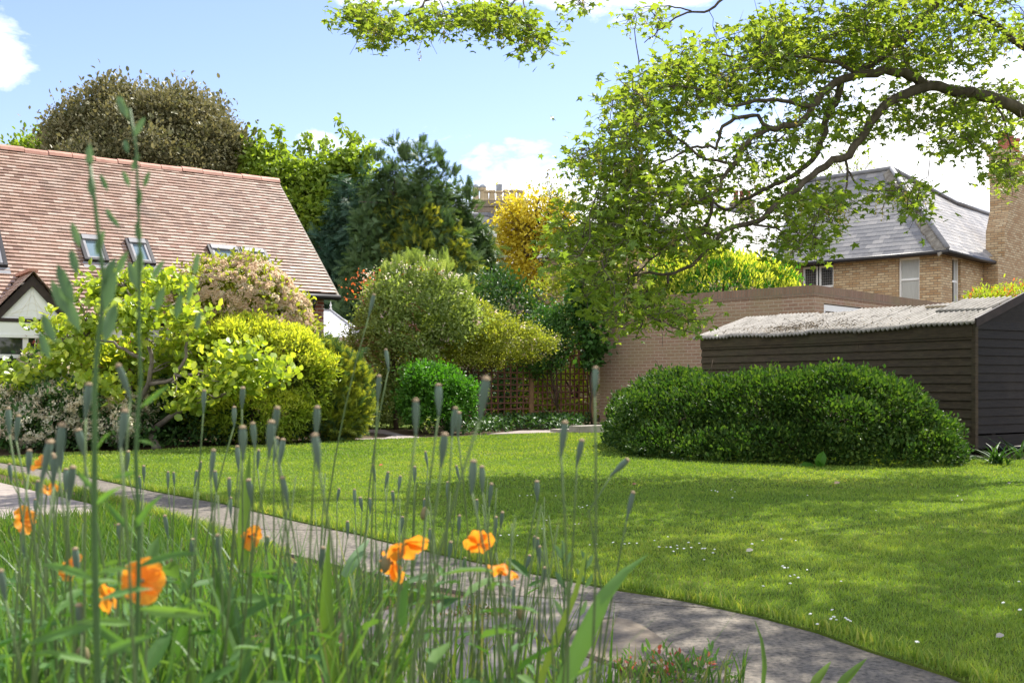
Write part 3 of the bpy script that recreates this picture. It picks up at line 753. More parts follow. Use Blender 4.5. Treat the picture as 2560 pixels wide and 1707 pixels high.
for (a, b) in ((c0, mid-.02), (mid+.02, c1)):
    for (p, q) in ((z1-.80, z1-.12), (z0, z1-.86)):
        ybox(m, a, a+.06, .07, .14, p, q); ybox(m, b-.06, b, .07, .14, p, q); ybox(m, a+.06, b-.06, .07, .14, q-.06, q); ybox(m, a+.06, b-.06, .07, .14, p, p+.06)
lw = m.build('casement_window', M['white'], yh)
m = MB(); ybox(m, c0, c1, .11, .12, z0, z1); m.build('glass_pane', M['glass_dark'], lw)
m = MB()
for k in range(1, 14):
    s = c0+.06+(c1-c0-.12)*k/14; ybox(m, s-.004, s+.004, .104, .109, z1-.74, z1-.18)
for k in range(1, 7): ybox(m, c0+.06, c1-.06, .1035, .1088, z1-.74+k*.08-.004, z1-.74+k*.08+.004)
m.build('lead_cames', M['lead'], lw)
m = MB(); ybox(m, mid-.02, mid+.02, .06, .16, z0, z1); ybox(m, c0, c1, .06, .16, z1-.12, z1); m.build('frame', M['black'], lw)
# slate roof of the yellow house
oh = .3; sl = 1.07; rs = np.random.default_rng(5)
A_ = YP(2.6, 2.6, YE-.32+.32+2.6*sl+.0)
up_l = unit(gr_+UZ*sl); up_r = unit(gl_+UZ*sl); LN = math.hypot(1, sl)
def PL(s, d): return YP(s, d, YE+d*sl)
tile_roof('roof_slope', M['slate'], yh, YP(-oh, -oh, YE-oh*sl), gl_, up_l, (2.6+oh)*LN, rs, .19, .32, .007, lambda v: (v/LN, 5.3+oh), None, .0015)
tile_roof('roof_slope', M['slate'], yh, YP(-oh, -oh, YE-oh*sl), gr_, up_r, (2.6+oh)*LN, rs, .19, .32, .007, lambda v: (v/LN, (9.5 if v < (1.9+oh)*LN else max(v/LN, 2.9+oh+(2.6+oh-v/LN)/.7*3.7))), None, .0015)
def yplane(pts): 
    m.quad(*pts)
m = MB()
Ap = YP(2.6, 2.6, YE+2.6*sl); Cn = YP(-oh, -oh, YE-oh*sl); zoff = UZ*.01
m.add([Cn-zoff, YP(5.6, -oh, YE-oh*sl)-zoff, YP(5.6, 2.6, YE+2.6*sl)-zoff, Ap-zoff, YP(-oh, 9.5, YE-oh*sl)-zoff, YP(1.9, 9.5, YE+1.9*sl)-zoff, YP(1.9, 6.3, YE+1.9*sl)-zoff], [(0, 1, 2, 3), (0, 3, 6, 5, 4)])
m.add([Ap-zoff, YP(5.6, 2.6, YE+2.6*sl)-zoff, YP(5.6, 5.5, YE)-zoff, YP(1.9, 6.3, YE+1.9*sl)-zoff, YP(4.2, 9.5, YE)-zoff, YP(1.9, 9.5, YE+1.9*sl)-zoff], [(0, 3, 2, 1), (3, 5, 4, 2)])
m.build('roof_deck', M['lead'], yh)
m = MB()
for a, b in ((Cn, Ap), (Ap, YP(5.6, 2.6, YE+2.6*sl)), (Ap, YP(1.9, 6.3, YE+1.9*sl)), (YP(1.9, 6.3, YE+1.9*sl), YP(1.9, 9.5, YE+1.9*sl))):
    m.tube([a+UZ*.06, a+(b-a)*.5+UZ*.06, b+UZ*.06], .075, 8)
m.build('ridge', M['lead'], yh, smooth=True)
m = MB(); hd = unit(Ap-Cn); L_ = np.linalg.norm(Ap-Cn)
for k in range(46):
    t = (k+.5)/46; c = Cn+(Ap-Cn)*t; side = unit(np.cross(hd, UZ))
    if side[0] > 0: side = -side
    m.box(c+side*.14+UZ*(.015+rs.uniform(-.008, .01))-UZ*.08, hd*L_/46/2*.93, side*(.13+rs.uniform(-.02, .02))-UZ*.10, UZ*.03)
m.build('hip_mortar', M['mortar_hip'], yh)
m = MB(); ge = YE-oh*sl-.06
m.tube([YP(5.6, -oh-.05, ge), YP(-oh-.05, -oh-.05, ge)], .065, 8); m.tube([YP(-oh-.05, -oh-.05, ge), YP(-oh-.05, 3.75, ge)], .065, 8)
m.build('gutter', M['black'], yh, smooth=True)
m = MB(); ybox(m, -.26, 5.5, -.27, 0, ge-.01, ge+.03); ybox(m, -.26, -.002, .003, 9, ge-.012, ge+.028); m.build('soffit', M['darkbrown'], yh)
# chimney breast and stack on the right facade
def cbox(m, s0, s1, d0, d1, z0, z1, t=None):
    if t is None: ybox(m, s0, s1, d0, d1, z0, z1)
    else: m.hexa([YP(s0, d0, z0), YP(s0, d1, z0), YP(s1, d1, z0), YP(s1, d0, z0)], [YP(t[0], t[2], z1), YP(t[0], t[3], z1), YP(t[1], t[3], z1), YP(t[1], t[2], z1)])
ch = MB(); cbox(ch, -.45, -.003, 3.35, 6.6, 0, 4.9); cbox(ch, -.45, .12, 3.95, 6.6, 4.9, 5.75); cbox(ch, -.45, .12, 3.95, 6.6, 5.75, 6.4, (-.45, .12, 4.3, 6.1)); cbox(ch, -.45, .12, 4.3, 6.1, 6.4, 7.55)
cbox(ch, -.5, .17, 4.25, 6.15, 7.55, 7.68); cbox(ch, -.47, .14, 4.28, 6.12, 7.68, 8.2); cbox(ch, -.53, .2, 4.22, 6.18, 8.2, 8.34)
cst = ch.build('chimney', M['brick_yellow'], yh)
for k in range(3):
    c = YP(-.16, 4.6+k*.6, 8.34); m = MB(); m.lathe([(.16, 0), (.15, .1), (.13, .5), (.16, .54), (.16, .62), (.11, .62), (.11, .3)], c, 12); m.build('chimney_pot', M['terracotta'], cst, smooth=False)
# lower wing coming forward on the left
WO = YP(5.31, 0, 0)
def WP(t, d, z): return WO-gr_*t+gl_*d+UZ*z          # t forward along the wing, d back from its facade
wing = MB(); WL = 5.9
def wbox(m, t0, t1, d0, d1, z0, z1): m.hexa([WP(t0, d0, z0), WP(t1, d0, z0), WP(t1, d1, z0), WP(t0, d1, z0)], [WP(t0, d0, z1), WP(t1, d0, z1), WP(t1, d1, z1), WP(t0, d1, z1)])
wbox(wing, 0, WL, 0, .22, 0, YE); wbox(wing, WL-.22, WL, .22, 4.6, 0, YE)
wing.build('wing_wall', M['brick_yellow'], yh)
ws = .8; upw = unit(gl_+UZ*ws); upe = unit(gr_+UZ*ws); LW = math.hypot(1, ws)
tile_roof('wing_roof', M['slate'], yh, WP(WL+.25, -.25, YE-.25*ws), gr_, upw, 2.55*LW, rs, .19, .32, .007, lambda v: (v/LW, WL+.25+max(0, v/LW-.25)), None, .0015)
tile_roof('wing_roof', M['slate'], yh, WP(WL+.25, -.25, YE-.25*ws), gl_, upe, 2.55*LW, rs, .19, .32, .007, lambda v: (v/LW, 5.1-v/LW), None, .0015)
wr = YE+2.3*ws
m = MB(); m.quad(WP(WL-2.3, 2.3, wr), WP(-2, 2.3, wr), WP(-2, 4.85, YE-.2), WP(WL+.25, 4.85, YE-.2)); m.quad(WP(WL+.25, -.25, YE-.25*ws-.012), WP(0, -.25, YE-.25*ws-.012), WP(-2.3, 2.3, wr-.012), WP(WL-2.3, 2.3, wr-.012)); m.quad(WP(WL+.25, -.25, YE-.25*ws-.012), WP(WL-2.3, 2.3, wr-.012), WP(WL+.25, 4.85, YE-.25*ws-.012)); m.build('wing_roof_deck', M['lead'], yh)
m = MB(); m.tube([WP(WL+.28, -.3, YE-.26), WP(0, -.3, YE-.26)], .065, 8); m.build('wing_gutter', M['black'], yh, smooth=True)
m = MB(); m.tube([WP(WL-2.3, 2.3, wr+.05), WP(-2, 2.3, wr+.05)], .08, 8); m.tube([WP(WL+.25, -.25, YE-.2), WP(WL-2.3, 2.3, wr+.05)], .08, 8); m.build('wing_ridge', M['lead'], yh, smooth=True)
rch = thing('chimney', 'small brick chimney with red clay pots beyond the slate roof behind the branches', 'chimney', tuple(at(1855, 500, 42)*(1, 1, 0)))
cb = at(1855, 505, 42); m = MB(); m.box((cb[0], cb[1], cb[2]/2), (.45, 0, 0), (0, .3, 0), (0, 0, cb[2]/2)); m.build('stack', M['brick_far'], rch)
for dx in (-.25, 0, .25): m = MB(); m.lathe([(.11, 0), (.09, .35), (.11, .38), (.11, .45)], cb+(dx, 0, 0), 10); m.build('chimney_pot', M['terracotta'], rch)

# ------------------------------------------------------------------ far house with the row of buff chimney pots
fh = thing('house', 'distant house with a pale slate hip roof half hidden behind the yellow leaved tree', 'house', (0.5, 48, 0))
Y0 = 46.; ez = 6.2; rz = H+(955-540)*49/F
L0, R0_ = at(1000, 700, Y0)[0], at(1440, 700, Y0)[0]
rl, rr_ = at(1060, 540, 49)[0], at(1222, 540, 49)[0]
m = MB(); m.add([(L0, Y0, 0), (R0_, Y0, 0), (R0_, 52, 0), (L0, 52, 0), (L0, Y0, ez), (R0_, Y0, ez), (R0_, 52, ez), (L0, 52, ez)], [(0, 1, 5, 4), (1, 2, 6, 5), (2, 3, 7, 6), (3, 0, 4, 7)]); m.build('wall', M['brick_far'], fh)
e_ = .3; Fr0, Fr1 = np.array((L0-e_, Y0-e_, ez)), np.array((R0_+e_, Y0-e_, ez)); Rg0, Rg1 = np.array((rl, 49, rz)), np.array((rr_, 49, rz))
upf = np.array((0, 3+e_, rz-ez)); lf = np.linalg.norm(upf); 
sL = (Rg0[0]-Fr0[0])/lf; sR = (Fr1[0]-Rg1[0])/lf
tile_roof('roof_slope', M['slate'], fh, Fr0, (1, 0, 0), upf/lf, lf, rs, .22, .36, .008, lambda v: (sL*v, Fr1[0]-Fr0[0]-sR*v))
m = MB(); m.add([Fr0, Fr1, (R0_+e_, 52+e_, ez), (L0-e_, 52+e_, ez), Rg0, Rg1], [(1, 2, 5), (2, 3, 4, 5), (3, 0, 4), (0, 1, 5, 4)]); m.v = [(x, y, z-.012) for x, y, z in m.v]; m.build('roof_deck', M['lead'], fh)
m = MB(); m.tube([Fr1+UZ*.05, Rg1+UZ*.05], .12, 8); m.tube([Rg0+UZ*.05, Rg1+UZ*.05], .12, 8); m.build('ridge', M['lead'], fh, smooth=True)
cy = 49.5; ctop = H+(955-504)*cy/F; cx0, cx1 = at(1185, 500, cy)[0], at(1318, 500, cy)[0]
m = MB(); m.box(((cx0+cx1)/2, cy, ctop/2-.15), ((cx1-cx0)/2, 0, 0), (0, .4, 0), (0, 0, ctop/2-.15)); m.box(((cx0+cx1)/2, cy, ctop-.22), ((cx1-cx0)/2+.06, 0, 0), (0, .46, 0), (0, 0, .08)); m.box(((cx0+cx1)/2, cy, ctop-.07), ((cx1-cx0)/2+.02, 0, 0), (0, .42, 0), (0, 0, .07))
st = m.build('chimney', M['brick_far'], fh)
for px, ty, hood in ((1190, 470, 1), (1207, 470, 1), (1214, 476, 0), (1230, 476, 0), (1248, 478, 2), (1266, 475, 0), (1283, 475, 0), (1300, 476, 0)):
    p = at(px, 504, cy); hgt = (504-ty)*cy/F; m = MB()
    m.lathe([(.20, 0), (.155, hgt*.2), (.135, hgt*.75), (.18, hgt*.8), (.18, hgt*.92), (.15, hgt)], (p[0], cy, ctop), 10)
    pot = m.build('chimney_pot', M['buffpot'], st)
    if hood == 1: m = MB(); m.lathe([(.17, 0), (.17, .05), (.12, .14), (.0, .18)], (p[0], cy, ctop+hgt), 10); m.build('cowl', M['steel'], pot)
    if hood == 2: m = MB(); m.lathe([(.14, 0), (.15, .02), (.15, .28), (.17, .3), (.0, .31)], (p[0], cy, ctop+hgt), 8); m.build('cowl', M['steel'], pot)
# little slate roofed outbuilding behind the trellis
ob = thing('outbuilding', 'little brick outbuilding with a pale slate roof peeping over the trellis plants', 'outbuilding', (.9, 34, 0))
a_, b_, c_, d_ = at(1312, 781, 34), at(1500, 784, 34.8), at(1500, 812, 33), at(1352, 812, 33)
m = MB(); m.prism([a_, b_, c_, d_], (0, 0, -.06)); m.build('roof', M['slate'], ob)
m = MB(); m.bar(a_+UZ*.03, b_+UZ*.03, .14, .09); m.build('ridge', M['lead'], ob)
l_ = at(1290, 812, 33.5); m = MB(); m.prism([np.array((l_[0], l_[1], 0)), np.array((d_[0], d_[1], 0)), d_-UZ*.08, a_-UZ*.08, l_], (.0, .8, 0)); m.prism([np.array((d_[0], d_[1]+.1, 0)), np.array((c_[0], c_[1]+.1, 0)), c_+(0, .1, -.12), d_+(0, .1, -.12)], (0, .3, 0)); m.build('wall', M['brick_red'], ob)

# ------------------------------------------------------------------ weatherboard shed
KC = np.array((6.25, 14.05, 0)); kl = np.array((-.52, .855, 0)); kl = unit(kl); kr = np.array((.855, .52, 0)); kr = unit(kr); SLN = 5.44; SW = 2.4
def KP(t, d, z): return KC+kl*t+kr*d+UZ*z
shed = thing('shed', 'dark weatherboard shed with a sagging corrugated roof behind the clipped hedge', 'shed', tuple(KP(2.7, 1.2, 0)))
def mat_boards(name, c1, c2, c3):
    t = NT(name); f = t.noise(5, 7, .65, stretch=(1, 1, 7)); gr = t.noise(1.6, 5, .6); h = t.noise(30, 4, .6, stretch=(.5, .5, 6))
    c = t.ramp(f, [(.3, c1), (.7, c2)]); c = t.mix(t.ramp(gr, [(.5, (0, 0, 0)), (.75, (.7, .7, .7))]), c, c3)
    c = t.mix(.6, c, t.ramp(h, [(.3, (.5, .5, .5)), (.7, (1.35, 1.35, 1.35))]), 'MULTIPLY')
    return t.done(t.bsdf(c, .75, .3, h, .4, .004))
M['board_l'] = mat_boards('olive_stained_boards', (.036, .026, .016), (.085, .062, .036), (.06, .056, .028))
M['board_r'] = mat_boards('dark_creosoted_boards', (.011, .010, .010), (.026, .022, .021), (.04, .033, .029))
rb = np.random.default_rng(3)
def board(m, A, B, z0, z1, out, t0=.012, t1=.034):   # one lapped board: thick at its lower edge
    A, B = np.asarray(A, float), np.asarray(B, float)
    m.hexa([A+UZ*z0, B+UZ*z0, B+UZ*z0+out*t1, A+UZ*z0+out*t1], [A+UZ*z1, B+UZ*z1, B+UZ*z1+out*t0, A+UZ*z1+out*t0])
z = .16; i = 0; EW = 1.78; mL = MB()
while z < EW-.03:
    h_ = .118; zt_ = min(z+h_+.02, EW)
    cuts = sorted([0.0, SLN]+([rb.uniform(1, 4.4)] if i % 2 else [rb.uniform(2, 3)]))
    for a, b in zip(cuts[:-1], cuts[1:]):
        dz = rb.uniform(-.004, .004); board(mL, KP(a+.002, 0, 0), KP(b-.002, 0, 0), z+dz, zt_+dz, -kr, .006, .034+rb.uniform(0, .008))
    z += h_; i += 1
mL.hexa([KP(0, -.03, EW-.17), KP(SLN, -.03, EW-.17), KP(SLN, -.05, EW-.17), KP(0, -.05, EW-.17)], [KP(0, -.03, EW), KP(SLN, -.03, EW), KP(SLN, -.05, EW), KP(0, -.05, EW)])
mL.build('side_wall', M['board_l'], shed)
mR = MB(); z = .30; i = 0
while z < EW-.06:
    board(mR, KP(0, 0, 0), KP(0, SW, 0), z+rb.uniform(-.004, .004), z+.135, -kl, .008, .028); z += .118; i += 1
mR.hexa([KP(-.002, 0, .10), KP(-.002, SW, .14), KP(-.026, SW, .14), KP(-.026, 0, .10)], [KP(-.002, 0, .275), KP(-.002, SW, .285), KP(-.026, SW, .285), KP(-.026, 0, .275)])
mR.prism([KP(0, 0, EW-.05), KP(0, SW, EW-.05), KP(0, SW, EW), KP(0, SW/2, EW+.40), KP(0, 0, EW)], -kl*.012)
mR.build('end_wall', M['board_r'], shed)
m = MB()
for sgn in (0, 1):
    a = KP(-.03, -.04, EW-.02) if sgn == 0 else KP(-.03, SW+.04, EW-.02); b = KP(-.03, SW/2, EW+.43)
    m.prism([a-UZ*.02, b-UZ*.02, b+UZ*.10, a+UZ*.10], -kl*.03)
m.build('rake_board', M['darkbrown'], shed)
m = MB(); m.box(KP(-.012, -.012, .93), kl*.03, kr*.03, UZ*.85); m.build('corner_post', M['board_l'], shed)
for d in (.45, 1.25, 2.2): m = MB(); m.box(KP(.06, d, .13), kl*.04, kr*.045, UZ*.16); m.build('leg', M['darkbrown'], shed)
m = MB(); m.hexa([KP(.2, .05, .14), KP(SLN, .05, .14), KP(SLN, SW, .14), KP(.2, SW, .14)], [KP(.2, .05, .2), KP(SLN, .05, .2), KP(SLN, SW, .2), KP(.2, SW, .2)]); m.build('floor', M['darkbrown'], shed)
m = MB(); m.hexa([KP(SLN-.03, 0.0, .16), KP(SLN, 0.0, .16), KP(SLN, SW, .16), KP(SLN-.03, SW, .16)], [KP(SLN-.03, 0.0, EW), KP(SLN, 0.0, EW), KP(SLN, SW, EW), KP(SLN-.03, SW, EW)]); m.prism([KP(SLN, 0, EW), KP(SLN, SW, EW), KP(SLN, SW/2, EW+.4)], -kl*.03)
m.hexa([KP(0, SW-.03, .16), KP(SLN-.03, SW-.03, .16), KP(SLN-.03, SW, .16), KP(0, SW, .16)], [KP(0, SW-.03, EW), KP(SLN-.03, SW-.03, EW), KP(SLN-.03, SW, EW), KP(0, SW, EW)]); m.build('back_wall', M['board_r'], shed)
def mat_corr():
    t = NT('corrugated_cement'); f = t.noise(3.5, 8, .7); h = t.noise(26, 5, .7)
    c = t.ramp(f, [(.3, (.17, .155, .13)), (.5, (.32, .295, .26)), (.72, (.44, .41, .37))]); c = t.mix(.6, c, t.ramp(h, [(.3, (.45, .43, .38)), (.6, (1.1, 1.1, 1.1))]), 'MULTIPLY')
    a = t.N('ShaderNodeAttribute'); a.attribute_name = 'var'; c = t.mix(t.ramp(a.outputs['Fac'], [(.12, (.85, .85, .85)), (.55, (0, 0, 0))]), c, (.075, .062, .045))  # trough shade put into the colour: darker where the wave dips
    return t.done(t.bsdf(c, .7, .25, h, .3, .003))
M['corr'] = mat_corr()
rp = .315; nv = 7; per = .086; amp = .021
def sheet(t0, t1, d0, d1, lift, tilt, far_extra=0.0, name='roof_sheet'):
    n = int((t1-t0)/per*10); V = []; Fc = []
    for j in range(nv+1):
        d = d0+(d1-d0)*j/nv
        for i in range(n+1):
            t = t0+(t1-t0)*i/n; u = (t-t0)/(t1-t0)
            zz = EW+.035+d*rp+lift+tilt*(u-.5)+amp*math.cos(2*math.pi*t/per)-.03*math.sin(math.pi*min(max(t/SLN, 0), 1))*.8
            V.append(KP(t, d, zz))
    w = n+1
    for j in range(nv):
        for i in range(n): Fc.append((j*w+i, j*w+i+1, (j+1)*w+i+1, (j+1)*w+i))
    N0 = len(V); V += [v-UZ*.006 for v in V]; Fc += [tuple(x+N0 for x in q[::-1]) for q in Fc]
    Fc += [(i, N0+i, N0+i+1, i+1) for i in range(n)]
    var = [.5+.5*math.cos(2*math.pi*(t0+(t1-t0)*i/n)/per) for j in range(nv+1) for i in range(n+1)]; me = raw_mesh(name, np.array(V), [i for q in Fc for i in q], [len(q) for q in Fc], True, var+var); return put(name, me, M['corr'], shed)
sheets = [(-.04, 1.02, 0.02, 1.12, .012), (.95, 1.98, .0, .05, -.01), (1.9, 2.95, .018, .0, .03), (2.88, 3.9, .0, .03, -.012), (3.84, 4.88, .02, -.02, .01), (4.8, 5.62, .0, .0, .0)]
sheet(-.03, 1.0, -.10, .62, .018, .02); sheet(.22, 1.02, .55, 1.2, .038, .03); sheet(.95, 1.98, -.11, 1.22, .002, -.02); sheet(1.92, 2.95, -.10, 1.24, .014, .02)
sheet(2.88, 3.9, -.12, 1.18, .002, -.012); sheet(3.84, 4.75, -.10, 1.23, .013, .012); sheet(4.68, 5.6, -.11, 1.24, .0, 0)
m = MB(); m.quad(KP(.3, SW/2, EW+.38), KP(5.6, SW/2, EW+.38), KP(5.6, SW+.12, EW-.02), KP(-.03, SW+.12, EW-.02)); m.build('far_roof', M['corr'], shed)
m = MB(); m.bar(KP(-.02, .9, EW+.31), KP(1.5, .98, EW+.36), .04, .03); m.bar(KP(0, SW/2, EW+.36), KP(SLN, SW/2, EW+.36), .04, .08); m.build('roof_batten', M['stone'], shed)
rd = np.random.default_rng(21); n = 1500                # moss, twigs and leaf litter lying on the sheets
tt = np.where(rd.uniform(size=n) < .7, rd.normal(3.3, .6, n), rd.uniform(.2, 5.2, n)); dd = np.clip(np.where(rd.uniform(size=n) < .7, rd.normal(.22, .12, n), rd.uniform(0, 1.1, n)), -.06, 1.15)
P = np.stack([KP(t, d, EW+.055+d*rp+rd.uniform(0, .018)-.024*math.sin(math.pi*min(max(t/SLN, 0), 1))) for t, d in zip(tt, dd)])
D = rdir(n, rd)*(1, 1, .25); litter = leaves('roof_litter', mat_leaf('leaf_litter', [(.10, .065, .035), (.20, .14, .075), (.07, .065, .03)], .1), None, P, D, np.tile((0, -.2, 1.), (n, 1))+rdir(n, rd)*.4, rd.uniform(.02, .06, n), 'lance', rd.uniform(size=n))
tag(litter, 'brown leaf litter and moss lying on the corrugated shed roof', 'leaf litter', kind='stuff')
m = MB()
for k in range(60):
    t = rd.normal(3.3, .55); d = abs(rd.normal(.28, .16)); p = KP(t, d, EW+.07+d*rp); q = p+rdir(1, rd)[0]*(.16, .16, .05)
    m.tube(bez(p, q, 4, .01, rd, .012), [.004, .004, .003, .002], 4)
tag(m.build('roof_twigs', M['twig'], uv=False), 'dry twigs fallen on the corrugated shed roof', 'twigs', kind='stuff')

# ------------------------------------------------------------------ trellis
trl = thing('trellis', 'reddish wooden trellis screen on posts left of the garage wall', 'trellis', (.45, 24.4, 0))
M['trellis'] = mat_plain('red_brown_timber', (.22, .105, .075), .8, .2, (.13, .06, .045), 9, .2)
M['post'] = mat_plain('brown_post', (.30, .18, .09), .8, .2, (.2, .115, .06), 9, .2, (2, 2, .5))
def panel(A, B, z0, z1, nv_, nh_, dim=.022):
    A, B = np.asarray(A, float), np.asarray(B, float); m = MB(); d = unit(B-A); q = np.cross(d, UZ)
    for i in range(nv_+1):
        p = A+(B-A)*i/nv_; m.bar(p+UZ*z0, p+UZ*z1, .03, dim, q)
    for j in range(nh_+1):
        zz = z0+(z1-z0)*j/nh_; m.bar(A+UZ*zz+q*.023, B+UZ*zz+q*.023, .021, .032)
    return m.build('lattice_panel', M['trellis'], trl)
A1, B1, A2, B2 = (-1.35, 23.2, 0), (.41, 24.35, 0), (.50, 24.45, 0), (1.86, 25.55, 0)
panel(A1, B1, .10, 1.78, 12, 12); panel(A2, B2, .16, 1.80, 12, 11)
for p, w, hgt in (((.455, 24.38, 0), .05, 1.8), ((1.95, 25.0, 0), .06, 1.75), ((-1.42, 23.15, 0), .05, 1.85)):
    m = MB(); m.box((p[0], p[1], hgt/2), (w, 0, 0), (0, w, 0), (0, 0, hgt/2)); m.add([(p[0]-w, p[1]-w, hgt), (p[0]+w, p[1]-w, hgt), (p[0]+w, p[1]+w, hgt), (p[0]-w, p[1]+w, hgt), (p[0], p[1], hgt+.04)], [(0, 1, 4), (1, 2, 4), (2, 3, 4), (3, 0, 4)]); m.build('post', M['post'], trl)
# ------------------------------------------------------------------ leaf colours
M['lf_oak'] = mat_leaf('holm_oak_leaf', [(.05, .058, .024), (.11, .112, .05), (.20, .18, .095), (.145, .145, .07)], .3, (1.1, 1.05, .7), .5, .3)
M['lf_light'] = mat_leaf('light_green_leaf', [(.10, .16, .025), (.17, .24, .035), (.25, .31, .05)], .5)
M['lf_conif'] = mat_leaf('dark_conifer_leaf', [(.022, .055, .036), (.042, .088, .05), (.07, .12, .066)], .2, (1.1, 1.2, .6), .55, .3)
M['lf_conif2'] = mat_leaf('green_conifer_leaf', [(.036, .072, .03), (.065, .112, .042), (.11, .16, .055)], .3, (1.15, 1.2, .5), .55, .3)
M['lf_gold'] = mat_leaf('golden_conifer_leaf', [(.11, .16, .03), (.20, .235, .035), (.32, .315, .045)], .45, (1.25, 1.15, .45), .5, .3, 1.6)
M['lf_yellow'] = mat_leaf('yellow_leaf', [(.42, .35, .03), (.52, .43, .04), (.60, .51, .08)], .45, (1.1, 1.1, .6), .5, .25, 1.25)
M['lf_grey'] = mat_leaf('grey_green_leaf', [(.10, .145, .045), (.17, .225, .07), (.29, .34, .13)], .48)
M['lf_olive'] = mat_leaf('olive_leaf', [(.11, .14, .025), (.19, .22, .035), (.30, .30, .06)], .5)
M['lf_bright'] = mat_leaf('bright_green_leaf', [(.03, .095, .012), (.055, .15, .016), (.10, .22, .022)], .4, (1.1, 1.3, .4), .45, .3)
M['lf_lime'] = mat_leaf('lime_leaf', [(.16, .24, .02), (.26, .33, .03), (.38, .42, .05)], .45)
M['lf_dark'] = mat_leaf('dark_green_leaf', [(.018, .045, .013), (.032, .075, .018), (.06, .11, .028)], .25, (1.1, 1.3, .4), .45, .3)
M['lf_hedge'] = mat_leaf('hedge_leaf', [(.018, .045, .012), (.046, .10, .018), (.14, .20, .035)], .33, (1.15, 1.3, .4), .5, .25, 1.15)
M['lf_ivy'] = mat_leaf('ivy_leaf', [(.02, .06, .015), (.04, .10, .02), (.08, .15, .03)], .3, (1.1, 1.3, .4), .45, .3)
M['lf_choisya'] = mat_leaf('choisya_leaf', [(.12, .19, .02), (.21, .28, .03), (.33, .37, .045)], .42, (1.2, 1.15, .4), .45, .3, 1.45)
M['lf_chgold'] = mat_leaf('golden_choisya_leaf', [(.30, .36, .045), (.41, .44, .06), (.50, .50, .08)], .5, (1.2, 1.15, .4), .45, .3, 1.45)
M['lf_magnolia'] = mat_leaf('magnolia_leaf', [(.12, .20, .03), (.25, .34, .045), (.43, .46, .07)], .48, (1.2, 1.1, .38), .35, .5)
M['lf_acer'] = mat_leaf('red_maple_leaf', [(.20, .05, .04), (.34, .10, .07), (.45, .19, .13)], .4, (1.2, .8, .6))
M['lf_red'] = mat_leaf('orange_red_young_leaf', [(.35, .09, .03), (.50, .17, .05)], .45, (1.2, .9, .6))
M['fl_tan'] = mat_leaf('faded_flower', [(.66, .50, .36), (.79, .65, .49), (.84, .75, .60)], .62, (1.0, .97, .88), .8, .1, 1.0)
M['fl_white'] = mat_leaf('white_flower', [(.66, .53, .40), (.78, .66, .52), (.82, .73, .60)], .55, (1, .97, .92), .8, .1, 1.15)
M['fl_pink'] = mat_leaf('pale_pink_flower', [(.60, .36, .36), (.70, .52, .48), (.75, .66, .60)], .4, (1, .9, .9), .8, .1, 1.0)
M['lf_maple'] = mat_leaf('maple_leaf', [(.095, .165, .032), (.15, .225, .042), (.23, .30, .06)], .57, (1.35, 1.2, .42), .42, .35)

def bl(px, py, Y, rx, rz, ry=None):
    c = at(px, py, Y); k = Y/F
    return (c[0], c[1], c[2], rx*k, (ry if ry is not None else rx*k), rz*k)
def bls(Y, lst, ry=None): return [bl(x, y, Y+(d[0] if d else 0), a, b, ry) for (x, y, a, b, *d) in lst]
def plant(name, label, cat, px, Y, group=None):
    return thing(name, label, cat, ((px-1280)/F*Y, Y, 0), group)

# ---- holm oak above the clay roof
r = np.random.default_rng(101); Y = 36.
B = bls(Y, [(380, 355, 135, 120), (245, 355, 110, 95), (490, 350, 90, 100, 1), (330, 290, 100, 60), (440, 285, 70, 58), (170, 365, 50, 52), (600, 415, 62, 45, 2), (550, 370, 52, 50), (400, 430, 230, 80), (215, 305, 52, 40)])
B = lumpy(B, 11, r, .36, .86)
t = plant('oak_tree', 'broad olive brown evergreen oak rising above the clay roof', 'tree', 390, Y)
wood('trunk', M['bark'], t, ((390-1280)/F*Y, Y, 0), B[:1], .5, r, limbs=10)
foliage('inner_crown', M['lf_oak'], t, B, 1500, 18, .3, .17, 'oval', r, lo=.5, hi=.88)
foliage('crown', M['lf_oak'], t, B, 3300, 24, .22, .105, 'diamond', r, lo=.66, hi=1.03, up=.3, varclump=.65)
# ---- small green tree at the far left
B = bls(44, [(95, 392, 54, 36), (140, 372, 42, 42), (60, 405, 36, 24)])
t = plant('tree', 'light green tree peeping over the roof ridge at the far left', 'tree', 100, 44)
wood('trunk', M['bark'], t, ((100-1280)/F*44, 44, 0), B, .25, r, limbs=8); foliage('crown', M['lf_light'], t, B, 220, 14, .3, .2, 'oval', r, lo=.6)
